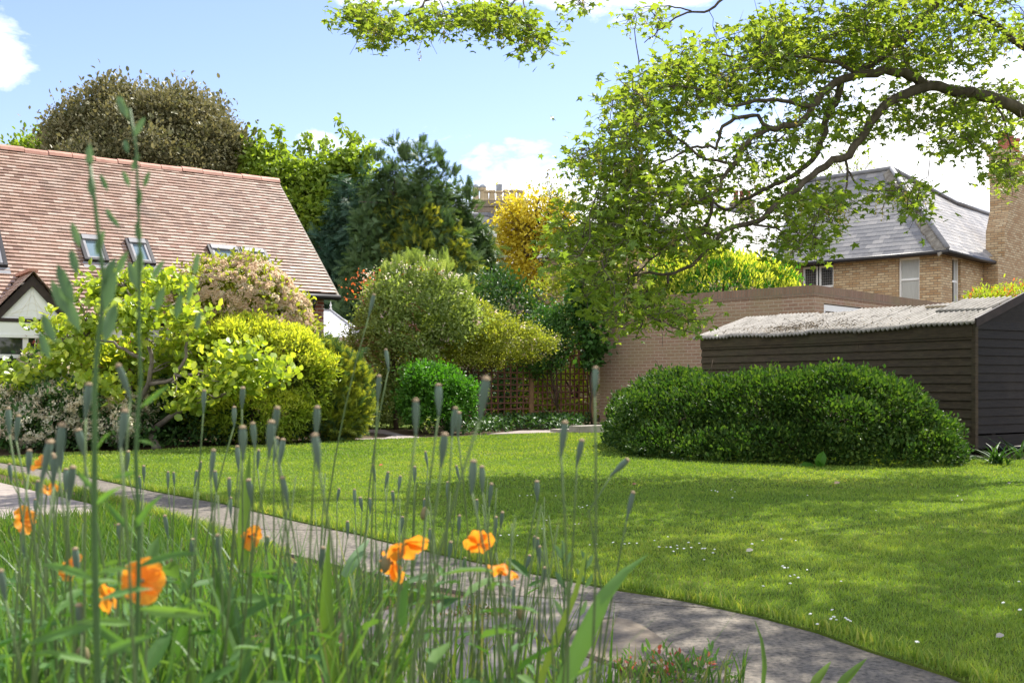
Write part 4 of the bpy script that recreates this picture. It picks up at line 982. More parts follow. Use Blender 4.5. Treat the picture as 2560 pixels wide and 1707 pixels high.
# ---- light green tree with long shoots
r = np.random.default_rng(102); Y = 36.
B = bls(Y, [(750, 500, 100, 90), (690, 450, 66, 58), (860, 440, 58, 50), (800, 590, 105, 115), (730, 640, 80, 120), (650, 420, 40, 36), (900, 420, 40, 30)])
B = lumpy(B, 10, r, .34, .8, .5)
t = plant('tree', 'light green broadleaf tree with long leafy shoots reaching above the house gable', 'tree', 780, Y)
wood('trunk', M['bark'], t, ((780-1280)/F*Y, Y, 0), B, .28, r, limbs=18)
foliage('crown', M['lf_light'], t, B, 1500, 10, .22, .20, 'oval', r, lo=.5, hi=1.06, up=-.1, sizevar=.4)
m = MB(); PP = []; DD = []
for (bx, by, tx, ty) in ((905, 420, 848, 297), (860, 400, 898, 330), (700, 420, 640, 320), (720, 400, 690, 322), (760, 420, 745, 358), (800, 400, 820, 352), (660, 440, 612, 352), (890, 400, 940, 375), (640, 430, 605, 400), (780, 420, 770, 340)):
    p = bez(at(bx, by, Y), at(tx, ty, Y+r.uniform(-1, 1)), 9, .1, r, .05); m.tube(p, np.linspace(.022, .006, 9), 4)
    for k in range(90):
        u = r.uniform(.02, 1)*8; i = min(int(u), 7); PP.append(p[i]+(p[i+1]-p[i])*(u-i)+r.normal(size=3)*.09); DD.append(r.normal(size=3)*.8+(0, 0, -.5))
m.build('shoot_stems', M['bark'], t, smooth=True, uv=False)
PP, DD = np.array(PP), np.array(DD); leaves('shoot_leaves', M['lf_light'], t, PP, DD, rdir(len(PP), r)+(0, 0, .6), r.uniform(.16, .26, len(PP)), 'oval', r.uniform(size=len(PP)))
# ---- dark conifers
r = np.random.default_rng(103); Y = 34.
def spires(lst, Y):
    """overlapping pointed crowns, each a stack of shrinking whorls with drooping boughs at the sides"""
    out = []
    for sx_, sy_, base_, w_ in lst:
        n_ = 11; yo = r.uniform(-.9, .9)
        for q in np.linspace(.03, 1, n_):
            w = w_*(.05+.95*q**.95)*r.uniform(.8, 1.15); b = bl(sx_+r.normal()*4, sy_+(base_-sy_)*q, Y+yo, w, (base_-sy_)/n_*.8); out.append(b)
            if q > .1:
                for k in range(3):
                    th = r.uniform(0, 6.283); L = b[3]*r.uniform(.35, .6); out.append((b[0]+math.cos(th)*b[3]*.95, b[1]+math.sin(th)*b[4]*.95, b[2]-.15*L+r.normal()*.1, L, L, max(.12, L*.38)))
    return out
B = spires([(868, 452, 760, 62), (838, 520, 780, 52), (912, 430, 760, 60), (890, 560, 800, 90), (825, 600, 800, 60)], Y)
t = plant('conifer', 'dark blue green conifer, left of the golden tipped cypress', 'tree', 870, Y)
wood('trunk', M['bark'], t, ((870-1280)/F*Y, Y, 0), B[:12], .25, r, limbs=10)
foliage('crown', M['lf_conif'], t, B, 1900, 9, .16, .40, 'frond', r, up=.05, outw=1.0, rnd=.45, lo=.6, hi=1.05)
Y = 32.
SK = [(948, 405, 740, 66), (986, 372, 760, 74), (1012, 400, 760, 60), (1050, 378, 760, 70), (1092, 402, 760, 66), (1134, 448, 770, 62), (1172, 492, 780, 58), (1212, 575, 790, 44), (930, 500, 780, 74), (1075, 470, 790, 96), (1000, 560, 800, 110), (1140, 590, 800, 84)]
B = spires(SK, Y)
t = plant('conifer', 'tall cypress with golden tipped sprays in front of the distant chimney stack', 'tree', 1030, Y)
wood('trunk', M['bark'], t, ((1030-1280)/F*Y, Y, 0), B[44:56], .28, r, limbs=10)
foliage('crown', M['lf_conif2'], t, B, 4200, 9, .13, .31, 'frond', r, up=.2, outw=1.0, rnd=.45, lo=.62, hi=1.06)
foliage('leaders', M['lf_conif2'], t, [bl(x, y, Y, 7, 22) for x, y in ((948, 398), (986, 362), (1012, 392), (1050, 366), (1093, 392), (1138, 436), (1176, 480), (1030, 400), (1110, 420))], 60, 7, .05, .26, 'frond', r, up=1.2, outw=.5, rnd=.35, lo=.2, hi=1.0)
GB = [b for b in B if -330 < b[0]/b[1]*F < -60 and H+2.2 < b[2] < 6.3 and b[1] < Y+.3]
foliage('golden_tips', M['lf_gold'], t, GB, 1150, 6, .10, .26, 'frond', r, up=.3, outw=1.0, rnd=.4, lo=.98, hi=1.12)
# ---- yellow leaved tree
r = np.random.default_rng(104); Y = 37.
B = bls(Y, [(1335, 535, 90, 55), (1285, 560, 50, 45), (1395, 590, 60, 45), (1330, 610, 85, 36), (1262, 605, 42, 26), (1300, 665, 58, 36), (1285, 700, 48, 30), (1345, 690, 36, 36), (1385, 555, 50, 55), (1240, 640, 30, 20), (1420, 620, 40, 26)])
t = plant('tree', 'yellow leaved tree between the dark cypress and the maple branches', 'tree', 1330, Y)
m = MB()
for pts, r0 in (([(1322, 880), (1322, 760), (1320, 690), (1316, 630), (1322, 590), (1312, 540)], .17), ([(1345, 880), (1344, 740), (1358, 680), (1362, 630), (1375, 600)], .19), ([(1362, 640), (1385, 590), (1400, 540), (1395, 480)], .09), ([(1318, 640), (1300, 590), (1285, 550)], .08), ([(1330, 640), (1340, 600), (1338, 530), (1350, 490)], .08)):
    p = [at(x, y, Y+.3*math.sin(x)) for x, y in pts]; m.tube(p, np.linspace(r0, r0*.3, len(p)), 7)
for k in range(40):
    a = at(r.uniform(1290, 1390), r.uniform(520, 660), Y); e = at(r.uniform(1250, 1420), r.uniform(470, 640), Y+r.uniform(-1, 1)); m.tube(bez(a, e, 6, .1, r, .08), np.linspace(.03, .006, 6), 4)
for k in range(26):
    a = at(r.uniform(1370, 1410), r.uniform(500, 560), Y); e = at(r.uniform(1340, 1450), r.uniform(445, 520), Y+r.uniform(-1, 1)); m.tube(bez(a, e, 6, .1, r, .06), np.linspace(.02, .005, 6), 4)
m.build('trunk', M['bark'], t, smooth=True, uv=False)
foliage('crown', M['lf_yellow'], t, B, 640, 13, .2, .14, 'oval', r, lo=.35, hi=1.05, up=-.1)
foliage('thin_top_leaves', M['lf_olive'], t, bls(Y, [(1400, 490, 60, 42), (1350, 475, 45, 25)]), 60, 7, .16, .10, 'oval', r, lo=.3)
# ---- shrubs and hedging behind the trellis
r = np.random.default_rng(105)
def shrub(name, label, px, Y, lst, mat, clumps, per, cr, size, shape, wood_r=.05, group=None, wmat='twig', limbs=14, lump=5, **kw):
    B = bls(Y, lst)
    if lump: B = lumpy(B, lump, r, .34, .88)
    t = plant(name, label, 'shrub' if 'shrub' in name or 'bush' in name else kw.pop('cat', 'plant'), px, Y, group)
    wood('stems', M[wmat], t, ((px-1280)/F*Y, Y, 0), B, wood_r, r, limbs=limbs, split=.1)
    foliage('foliage', M[mat], t, B, clumps, per, cr, size, shape, r, **kw); return t, B
shrub('shrub', 'mixed dark green shrub behind the trellis, below the yellow leaved tree', 1250, 27, [(1250, 780, 100, 75), (1230, 730, 70, 60), (1310, 790, 80, 60), (1190, 800, 70, 90), (1200, 950, 120, 120)], 'lf_dark', 420, 15, .16, .11, 'oval', .08, lo=.7)
shrub('shrub', 'olive green shrub behind the garage end, under the maple branches', 1440, 28, [(1390, 750, 90, 70), (1460, 710, 80, 60), (1520, 700, 60, 45), (1420, 830, 100, 90), (1500, 790, 70, 90)], 'lf_olive', 480, 14, .16, .11, 'oval', .08, lo=.7)
shrub('shrub', 'bright lime shrub seen through the trellis lattice', 1350, 27.5, [(1310, 990, 110, 90), (1420, 980, 80, 80), (1360, 1060, 120, 50)], 'lf_lime', 300, 14, .14, .12, 'oval', .06, lo=.7)
shrub('hedge', 'dark evergreen hedge filling the gap behind the back lawn', 940, 27.5, [(900, 960, 130, 90), (1000, 940, 120, 120), (820, 950, 90, 80)], 'lf_dark', 500, 15, .16, .11, 'oval', .08, lo=.75, cat='hedge')
t, B = shrub('flowering_shrub', 'large arching grey green shrub with pale pink flowers right of the conservatory', 990, 22, [(1005, 755, 90, 72), (960, 800, 62, 95), (1090, 770, 80, 74), (925, 905, 52, 120), (1000, 870, 105, 115), (890, 990, 30, 56), (1045, 710, 50, 42), (940, 1010, 70, 56), (1145, 805, 56, 46), (905, 840, 30, 46)], 'lf_grey', 1900, 13, .10, .07, 'oval', .06, lump=9, lo=.75, hi=1.06)
foliage('flowers', M['fl_pink'], t, B, 70, 6, .05, .035, 'petalbit', r, lo=1.0, hi=1.08, top=.3)
foliage('cream_blossom', M['fl_white'], t, bls(22, [(1110, 760, 80, 75), (1060, 700, 60, 50), (1000, 720, 90, 60)]), 90, 6, .05, .03, 'petalbit', r, lo=1.0, hi=1.1, top=.4)
foliage('pale_plumes', M['lf_grey'], t, bls(22, [(1080, 700, 60, 46), (1115, 760, 56, 46), (1030, 690, 56, 34), (1150, 810, 36, 26), (990, 720, 60, 40)]), 80, 6, .06, .24, 'frond', r, up=1.0, outw=.6, rnd=.3, lo=.9, hi=1.15, top=.4)
foliage('young_red_foliage', M['lf_red'], t, bls(22, [(915, 725, 50, 30), (872, 745, 24, 30), (1055, 668, 40, 24), (940, 700, 40, 24), (1000, 690, 50, 20)]), 26, 5, .09, .065, 'oval', r, lo=.5)
m = MB()
for k in range(26):
    a = at(r.uniform(930, 1080), r.uniform(780, 940), 21.4); e = a+(r.uniform(-.9, -.2), r.uniform(-.3, .1), r.uniform(-.1, .35)); m.tube(bez(a, e, 6, .12, r, .04), np.linspace(.010, .004, 6), 4)
m.build('arching_twigs', mat_plain('red_twig', (.30, .13, .08), .7, .2, (.2, .08, .05)), t, uv=False)
t, B = shrub('climbing_shrub', 'twiggy yellow green climber tumbling over the left half of the trellis', 1150, 23, [(1090, 860, 110, 56), (1180, 830, 95, 52), (1010, 880, 76, 50), (1280, 850, 86, 44), (1180, 795, 72, 38), (1330, 865, 56, 38), (1200, 885, 90, 30)], 'lf_olive', 1700, 12, .09, .06, 'oval', .03, lump=9, lo=.7, hi=1.1, wmat='twig', limbs=40)
foliage('blossom', M['fl_tan'], t, B, 120, 4, .05, .03, 'petalbit', r, lo=1.0, hi=1.1)
t, B = shrub('vine', 'dark green vine hanging over the right half of the trellis', 1400, 24.3, [(1390, 845, 52, 60), (1345, 905, 44, 32), (1385, 895, 24, 30), (1365, 800, 40, 40), (1425, 790, 30, 36), (1290, 895, 36, 12), (1335, 930, 12, 20)], 'lf_ivy', 420, 13, .09, .07, 'oval', .03, lo=.55, hi=1.08, cat='climber')
t, B = shrub('ivy', 'dark glossy ivy climbing the post at the left end of the garage wall', 1480, 24.2, [(1478, 800, 34, 90), (1490, 880, 24, 46), (1510, 740, 40, 50), (1450, 760, 30, 50)], 'lf_ivy', 300, 12, .10, .10, 'round', .03, lo=.6, hi=1.05, cat='climber')
# bright round bush
t, B = shrub('bush', 'bright green rounded bush in front of the trellis with bare stems below', 1090, 20.3, [(1090, 965, 84, 50), (1048, 1000, 50, 50), (1135, 1000, 54, 50), (1090, 1020, 78, 38), (1060, 945, 52, 36)], 'lf_bright', 900, 13, .085, .07, 'oval', .035, lo=.7, hi=1.08, limbs=22)
# dark undergrowth and strappy plants at the foot of the trellis
def strap(label, px, py, n, L, mat='lf_dark', w=1.0):
    p = gp(px, py); t = thing('strap_leaved_plant', label, 'plant', tuple(p)); a = r.uniform(0, 6.28, n); el_ = r.uniform(.75, 1.5, n)
    m = MB(); V = []; Fc = []
    for k in range(n):
        d = np.array((math.cos(a[k])*math.cos(el_[k]), math.sin(a[k])*math.cos(el_[k]), math.sin(el_[k]))); s_ = np.array((-math.sin(a[k]), math.cos(a[k]), 0))*.013*w; LL = L*r.uniform(.6, 1.1)
        q = [p+(r.normal()*.05, r.normal()*.05, 0)]
        for i in range(1, 5): q.append(q[-1]+(d+np.array((math.cos(a[k])*.14*i, math.sin(a[k])*.14*i, -.17*i)))*LL/4)
        i0 = len(V)
        for i, x in enumerate(q): ww = (1, 1.1, .9, .6, .08)[i]; V += [x-s_*ww, x+s_*ww]
        Fc += [(i0+2*i, i0+2*i+1, i0+2*i+3, i0+2*i+2) for i in range(4)]
    lo_ = [i for q in Fc for i in q]; put('blades', raw_mesh('blades', np.array(V), lo_, [4]*len(Fc), True, np.repeat(r.uniform(size=n), 10)), M[mat], t); return t
strap('dark strap leaved clump at the foot of the right trellis panel', 1375, 1068, 60, .75); strap('strap leaved clump below the rounded bright bush', 1120, 1085, 40, .6)
strap('sword leaved clump beside the centre trellis post', 1410, 1070, 34, .7); strap('tuft of long leaves by the shed corner leg', 2490, 1165, 40, .5, 'lf_dark'); strap('small drooping tuft right of the shed corner tuft', 2545, 1150, 18, .55, 'lf_dark')
def ground_cover(name, label, pts, n, size, mat, zt):
    P = np.array([gp(x, y)[:2] for x, y in pts]); lo_, hi_ = P.min(0), P.max(0); Q = r.uniform(lo_, hi_, (n*4, 2)); Q = Q[inside(Q, P)][:n]
    p3 = np.column_stack([Q, r.uniform(.02, zt, len(Q))]); o = leaves(name, M[mat], None, p3, rdir(len(Q), r)+(0, 0, .5), rdir(len(Q), r)*.5+(0, 0, 1), r.uniform(.6, 1.2, len(Q))*size, 'oval', r.uniform(size=len(Q))); return tag(o, label, 'ground cover', kind='stuff')
ground_cover('ground_cover', 'low dark leaves along the foot of the trellis', [(1140, 1088), (1190, 1064), (1480, 1062), (1450, 1078), (1300, 1078), (1210, 1090)], 2600, .09, 'lf_dark', .28)
ground_cover('ground_cover', 'low leafy growth under the large shrub by the back path', [(880, 1044), (900, 1030), (1080, 1040), (1090, 1092), (1060, 1092), (1040, 1066), (960, 1050)], 2200, .08, 'lf_grey', .35)
ground_cover('ivy_ground_cover', 'dark ivy growing along the foot of the shrubs on the left', [(-200, 1138), (-200, 1090), (200, 1090), (500, 1075), (760, 1070), (890, 1085), (895, 1101), (727, 1112), (497, 1119), (383, 1127), (210, 1131), (0, 1140)], 9000, .08, 'lf_dark', .3)

# ---- border shrubs on the left
r = np.random.default_rng(106)
t, B = shrub('conifer_bush', 'golden yellow conifer bush at the right end of the left border', 825, 17.6, [(822, 1005, 76, 108), (858, 1015, 46, 82), (790, 950, 42, 62), (830, 930, 46, 48)], 'lf_conif2', 420, 9, .07, .22, 'frond', .05, lo=.78, hi=1.05, up=.7, outw=.9, rnd=.4)
foliage('golden_tips', M['lf_gold'], t, B, 950, 8, .07, .17, 'frond', r, lo=.94, hi=1.08, up=.8, outw=.9, rnd=.4, top=.15)
t, B = shrub('choisya_bush', 'large golden choisya bush between the magnolia and the golden conifer', 640, 16.9, [(620, 895, 130, 112), (715, 925, 105, 115), (520, 920, 100, 100), (775, 965, 56, 95), (640, 1030, 160, 78), (500, 990, 80, 90)], 'lf_choisya', 1700, 15, .07, .08, 'lance', .05, lump=4, lo=.8, hi=1.04, up=.25)
foliage('new_growth', M['lf_chgold'], t, B, 1900, 9, .045, .08, 'lance', r, lo=.98, hi=1.06, up=.45, outw=.5, top=1.0)
B2 = bls(17.6, [(600, 760, 135, 105), (540, 740, 88, 88), (690, 800, 85, 85), (735, 835, 48, 62), (615, 695, 66, 55), (480, 770, 62, 80), (640, 850, 140, 100)])
t = plant('flowering_shrub', 'tall rounded shrub covered in faded pinkish flower heads against the clay roof', 'shrub', 610, 17.6)
wood('stems', M['twig'], t, ((610-1280)/F*17.6, 17.6, 0), B2, .07, r, limbs=30, split=.15)
foliage('foliage', M['lf_olive'], t, B2, 900, 12, .10, .085, 'oval', r, lo=.72, hi=1.0)
C, CN = blob_points(B2, 1300, r, .99, 1.06, .05, .15)
n = 70; c_ = np.repeat(C, n, 0); nn = np.repeat(nrm(CN+(0, -.2, .5)), n, 0); d = rdir(len(c_), r); d -= nn*(d*nn).sum(1)[:, None]; d = nrm(d)*np.sqrt(r.uniform(size=len(c_)))[:, None]
hr = np.repeat(r.uniform(.055, .10, 1300), n)[:, None]
P = c_+d*hr+nn*(hr*.55*(1-(d*d).sum(1))[:, None])+r.normal(size=(len(c_), 3))*.006
leaves('flower_heads', M['fl_tan'], t, P, rdir(len(P), r), nn+rdir(len(P), r)*.5, r.uniform(.016, .028, len(P)), 'petalbit', np.clip(np.repeat(r.uniform(size=1300), n)*.6+r.uniform(size=len(P))*.4, 0, 1))
foliage('young_leaves', M['lf_lime'], t, bls(17.5, [(660, 730, 60, 40), (760, 850, 30, 30), (560, 690, 40, 20), (770, 790, 14, 40)]), 60, 6, .08, .09, 'oval', r, lo=.9, hi=1.1)
# magnolia
r = np.random.default_rng(107); Y = 15.7
MG = [(300, 715, 92, 46), (240, 745, 52, 36), (425, 712, 55, 36), (135, 830, 62, 46), (215, 830, 52, 40), (330, 790, 88, 52), (465, 800, 85, 46), (290, 885, 130, 56), (170, 890, 60, 40), (450, 880, 120, 62), (600, 890, 100, 44), (690, 925, 80, 34), (545, 955, 85, 38), (75, 935, 85, 42), (25, 975, 55, 40), (375, 955, 115, 46), (470, 1005, 66, 34), (620, 960, 60, 30), (250, 970, 80, 30), (95, 1080, 40, 16), (-60, 930, 80, 70)]
B = [bl(x, y, Y+r.uniform(-.7, .7), a, b, .55) for x, y, a, b in MG]
t = plant('magnolia_tree', 'spreading magnolia with large yellow green leaves and grey branches on the left', 'tree', 392, 16.2)
m = MB(); base = gp(392, 1122)
limb = [[base, at(372, 1085, 16.1), at(350, 1050, 16), at(345, 1010, 15.9)], [at(372, 1085, 16.1), at(400, 1060, 15.9), at(440, 1030, 15.7), at(500, 1005, 15.6), at(560, 985, 15.5), at(640, 965, 15.5), at(700, 945, 15.4), at(720, 920, 15.4)],
        [at(345, 1010, 15.9), at(330, 1000, 15.9), at(280, 1008, 15.7), at(225, 1025, 15.6), at(150, 1010, 15.5), at(60, 985, 15.5)], [at(345, 1010, 15.9), at(375, 960, 15.7), at(380, 900, 15.6), at(360, 830, 15.6), at(345, 770, 15.6), at(310, 715, 15.6)],
        [at(375, 960, 15.7), at(430, 950, 15.6), at(460, 900, 15.5), at(470, 820, 15.6), at(440, 740, 15.6)], [at(360, 900, 15.6), at(290, 860, 15.6), at(225, 845, 15.7), at(140, 850, 15.6)], [at(440, 940, 15.5), at(520, 930, 15.5), at(600, 905, 15.5), at(690, 890, 15.4)]]
for L_, r0 in zip(limb, (.075, .05, .04, .045, .035, .03, .028)): m.tube(resample(L_, 14)+np.vstack([np.zeros(3)]+[r.normal(size=3)*.012 for _ in range(12)]+[np.zeros(3)]), np.linspace(r0, r0*.3, 14), 7)
LPn = np.concatenate([resample(L_, 14) for L_ in limb])
for b in B:
    for k in range(5):
        e = np.array(b[:3])+rdir(1, r)[0]*np.array(b[3:])*.7; a = LPn[np.argmin(np.linalg.norm(LPn-e, axis=1))]; m.tube(bez(a, e, 6, .03, r, .03), np.linspace(.014, .004, 6), 4)
m.build('trunk', M['bark_grey'], t, smooth=True, uv=False)
foliage('leaves', M['lf_magnolia'], t, B, 900, 7, .085, .10, 'round', r, lo=.15, hi=1.05, up=.5, outw=.4, rnd=.8, flat=.45)
# low spent-blossom shrubs, red maple, dark leafy mass below
def blossom(label, px, Y, lst, nh):
    B = lumpy(bls(Y, lst), 6, r, .36, .9); t = plant('flowering_shrub', label, 'shrub', px, Y); wood('stems', M['twig'], t, ((px-1280)/F*Y, Y, 0), B, .03, r, limbs=16, split=.1)
    foliage('foliage', M['lf_dark'], t, B, int(nh*1.1), 10, .08, .07, 'oval', r, lo=.7, hi=1.0); foliage('flower_heads', M['fl_white'], t, B, int(nh*2.1), 26, .034, .024, 'petalbit', r, lo=.96, hi=1.06, top=.2); return t
blossom('low shrub with small faded white blossom at the bottom left under the magnolia', 130, 15.2, [(120, 1045, 130, 55), (30, 1035, 70, 58), (255, 1060, 80, 44), (190, 1000, 90, 40)], 330)
blossom('small white flowered shrub below the white gable, behind the magnolia', 105, 16.6, [(105, 915, 62, 26), (150, 930, 40, 26)], 80)
blossom('white flowered shrub in the shade left of the magnolia trunk', 300, 15.9, [(320, 1040, 60, 50), (270, 1010, 60, 40)], 110)
t, B = shrub('japanese_maple', 'small red leaved maple in front of the bay window', 100, 17, [(95, 880, 70, 44), (50, 850, 34, 36), (150, 895, 52, 36), (300, 890, 60, 26)], 'lf_acer', 300, 13, .07, .05, 'maple', .02, lo=.4, cat='tree')
shrub('shrub', 'dark evergreen undergrowth shrub below the magnolia branches', 330, 17.0, [(90, 1080, 150, 55), (330, 1060, 140, 66), (520, 1060, 120, 62), (-60, 1060, 120, 80), (420, 990, 120, 60), (200, 990, 150, 60)], 'lf_dark', 1000, 14, .09, .08, 'oval', .04, lo=.75)
# ---- laurel and yellow shrub behind the garage
r = np.random.default_rng(108)
t, B = shrub('laurel_bush', 'sunlit yellow green laurel bush looking over the garage wall', 1800, 27, [(1800, 715, 150, 62), (1705, 735, 85, 40), (1905, 725, 80, 48), (1765, 690, 100, 46), (1860, 690, 70, 36)], 'lf_bright', 500, 12, .14, .15, 'lance', .08, lo=.8, hi=1.0, up=.7)
foliage('new_growth', M['lf_chgold'], t, B, 560, 8, .10, .15, 'lance', r, lo=.98, hi=1.08, up=1.2, outw=.4, top=.8)
t, B = shrub('shrub', 'yellow and bronze shrub behind the right end of the shed roof', 2510, 21, [(2475, 742, 46, 20), (2540, 735, 40, 26), (2440, 752, 26, 12), (2580, 740, 40, 30)], 'lf_lime', 150, 12, .08, .08, 'lance', .05, lo=.6)
foliage('bronze_foliage', M['lf_red'], t, B, 40, 7, .06, .07, 'lance', r, lo=1.0, hi=1.08, top=.5)
t = plant('tree', 'thin bare topped tree showing faintly above the slate roof ridge', 'tree', 2130, 52); m = MB(); c = at(2130, 560, 52); m.tube([(c[0], c[1], 0), c, at(2125, 470, 52)], (.2, .12, .06), 6)
for k in range(60):
    e = at(r.uniform(2050, 2200), r.uniform(375, 470), 52+r.uniform(-1, 1)); m.tube(bez(at(2125+r.uniform(-20, 20), 500, 52), e, 6, .2, r, .12), np.linspace(.03, .008, 6), 3)
m.build('branches', M['bark_grey'], t, uv=False); foliage('young_leaves', M['lf_grey'], t, bls(52, [(2130, 440, 80, 60)]), 130, 4, .3, .16, 'diamond', r, lo=.3)
# ---- the big clipped hedge in front of the shed
r = np.random.default_rng(109)
HB = []
for (x, y, z, a, b, c) in ((4.85, 12.75, .2, .62, .68, .5), (4.5, 12.9, .42, .68, .82, .64), (4.05, 13.2, .5, .85, 1.0, .66), (3.4, 13.75, .5, .95, 1.05, .63), (2.8, 14.3, .46, .9, 1.05, .58), (2.45, 15.3, .56, .8, 1.1, .60), (2.1, 14.6, .34, .66, .85, .5), (2.2, 16.2, .4, .65, .8, .52), (1.95, 15.5, .26, .5, .85, .42), (4.3, 12.72, .15, 1.1, .72, .33), (2.6, 13.8, .15, 1.05, .8, .36), (3.5, 13.1, .16, 1.2, .75, .38)): HB.append((x, y, z, a, b, c))
t = thing('hedge', 'big rounded clipped green hedge on the lawn in front of the shed', 'hedge', (3.4, 13.8, 0))
wood('stems', M['twig'], t, (3.4, 14, 0), HB, .06, r, limbs=60, split=.05)
HB0 = HB; HB = lumpy(HB, 7, r, .3, .96)
foliage('inner_leaves', M['lf_hedge'], t, HB0, 1500, 13, .07, .06, 'diamond', r, lo=.72, hi=.9)
foliage('foliage', M['lf_hedge'], t, HB, 6600, 12, .05, .048, 'oval', r, lo=.88, hi=1.04, up=.5, outw=.8, varclump=.35)
foliage('shoots', M['lf_hedge'], t, HB, 520, 7, .035, .05, 'oval', r, lo=1.04, hi=1.17, up=.8, top=.4)
m = MB()
t = thing('dock_plant', 'two broad dock leaves at the front foot of the clipped hedge', 'plant', tuple(gp(2045, 1172)))
p = gp(2045, 1172); leaves('leaves', M['lf_bright'], t, np.array([p, p, p+(.02, 0, 0)]), np.array([(-.9, -.3, .25), (.25, -.2, 1), (-.2, -.5, .5)]), np.array([(0, -.5, 1), (-.2, -1, .3), (0, -.6, .8)]), np.array((.24, .22, .16)), 'oval', np.array((.2, .5, .1)))
# ------------------------------------------------------------------ the big maple overhanging from the right
r = np.random.default_rng(201)
mp = thing('maple_tree', 'big maple whose gnarled limbs and hanging leafy branches fill the upper right', 'tree', (8.4, 13.2, 0))
def zp(zx, zy, Y): return at(1300+zx/1.8667, zy/1.8667, Y)
LIMB = [  # points in the picture with their distance, then start and end radius
 ([(2900, 820, 12.9), (2500, 625, 12.6), (2352, 520, 12.4), (2200, 460, 12.2), (2050, 425, 12.1), (1900, 400, 12.0), (1790, 440, 11.9), (1690, 500, 11.8), (1640, 565, 11.7), (1580, 665, 11.6), (1530, 725, 11.5), (1440, 760, 11.4), (1340, 840, 11.3), (1230, 930, 11.2), (1150, 1005, 11.1), (1090, 1048, 11.05), (1000, 1052, 11.0), (930, 1092, 10.9), (880, 1155, 10.9), (830, 1212, 10.8), (760, 1256, 10.8), (690, 1280, 10.7), (600, 1275, 10.7), (530, 1290, 10.6)], .135, .016),
 ([(690, 1280, 10.7), (688, 1330, 10.7), (645, 1385, 10.6), (585, 1440, 10.6), (572, 1500, 10.6), (540, 1575, 10.5)], .024, .009),
 ([(580, 1460, 10.6), (650, 1500, 10.5), (730, 1535, 10.5), (835, 1562, 10.4)], .014, .006),
 ([(1900, 400, 12.0), (1800, 345, 11.9), (1690, 330, 11.8), (1590, 350, 11.7), (1480, 375, 11.6), (1405, 440, 11.5), (1372, 500, 11.4), (1310, 570, 11.4), (1180, 597, 11.3), (1100, 632, 11.2), (1030, 692, 11.1), (1000, 765, 11.0), (950, 845, 10.9), (900, 920, 10.8), (800, 950, 10.7), (700, 965, 10.7), (600, 1065, 10.6)], .085, .012),
 ([(1165, 595, 11.3), (1090, 537, 11.3), (1000, 557, 11.2), (942, 592, 11.2), (920, 690, 11.1), (800, 690, 11.0), (700, 745, 10.9), (600, 785, 10.9), (500, 790, 10.8)], .034, .010),
 ([(1500, 370, 11.7), (1470, 470, 11.8), (1425, 570, 11.9), (1395, 690, 11.9), (1330, 775, 11.9), (1240, 840, 11.8), (1100, 905, 11.7), (1000, 970, 11.6), (930, 975, 11.5), (895, 930, 11.5), (800, 960, 11.4)], .062, .016),
 ([(2300, -260, 12.6), (2100, -120, 12.5), (1950, 20, 12.3), (1865, 85, 12.2), (1790, 180, 12.1), (1730, 232, 12.0), (1640, 300, 11.9), (1560, 350, 11.7)], .075, .06),
 ([(2900, 520, 12.9), (2500, 310, 12.9), (2352, 225, 12.8), (2285, 180, 12.8), (2220, 110, 12.7), (2140, 60, 12.6), (2050, 20, 12.5)], .10, .03),
 ([(1520, 750, 11.5), (1530, 850, 11.4), (1500, 950, 11.3), (1450, 1050, 11.2)], .022, .008),
 ([(1535, 800, 11.4), (1570, 860, 11.3), (1625, 890, 11.2), (1750, 890, 11.1), (1835, 930, 11.0), (1880, 975, 11.0)], .016, .006),
 ([(1090, 1048, 11.0), (1180, 1058, 10.9), (1270, 1110, 10.8), (1345, 1155, 10.7)], .022, .008),
 ([(930, 1092, 10.9), (820, 1092, 10.8), (700, 1132, 10.7), (620, 1200, 10.6), (560, 1262, 10.6), (480, 1320, 10.5)], .028, .008),
 ([(900, 925, 10.8), (890, 1000, 10.8), (870, 1060, 10.9), (790, 1120, 11.0), (700, 1090, 11.0), (560, 1090, 10.9), (420, 1120, 10.9)], .03, .010),
 ([(1370, 500, 11.4), (1240, 470, 11.3), (1100, 470, 11.2), (980, 500, 11.1), (860, 420, 11.0), (720, 400, 11.0), (600, 430, 10.9), (480, 440, 10.9)], .035, .010),
 ([(1590, 350, 11.7), (1480, 290, 11.6), (1330, 270, 11.5), (1200, 250, 11.4), (1050, 270, 11.3), (900, 250, 11.2)], .035, .012),
 ([(1000, 765, 11.0), (850, 740, 10.9), (700, 620, 10.8), (560, 580, 10.8), (420, 560, 10.7)], .024, .009),
 ([(2200, 460, 12.2), (2260, 560, 12.0), (2290, 680, 11.9), (2270, 820, 11.8)], .022, .009),
 ([(2050, 425, 12.1), (2020, 520, 11.9), (2060, 620, 11.8), (2120, 690, 11.7)], .02, .008),
 ([(1100, -120, 12.4), (1000, -60, 12.4), (940, 0, 12.4), (870, 60, 12.4), (800, 52, 12.4), (720, 82, 12.4), (650, 140, 12.4), (580, 200, 12.4)], .032, .007),
 ([(800, 52, 12.4), (700, 30, 12.4), (600, 30, 12.4), (520, 50, 12.4)], .014, .006),
]
S8 = lambda x, y, Y=12.: at(800+x/2.94, y/2.94, Y)
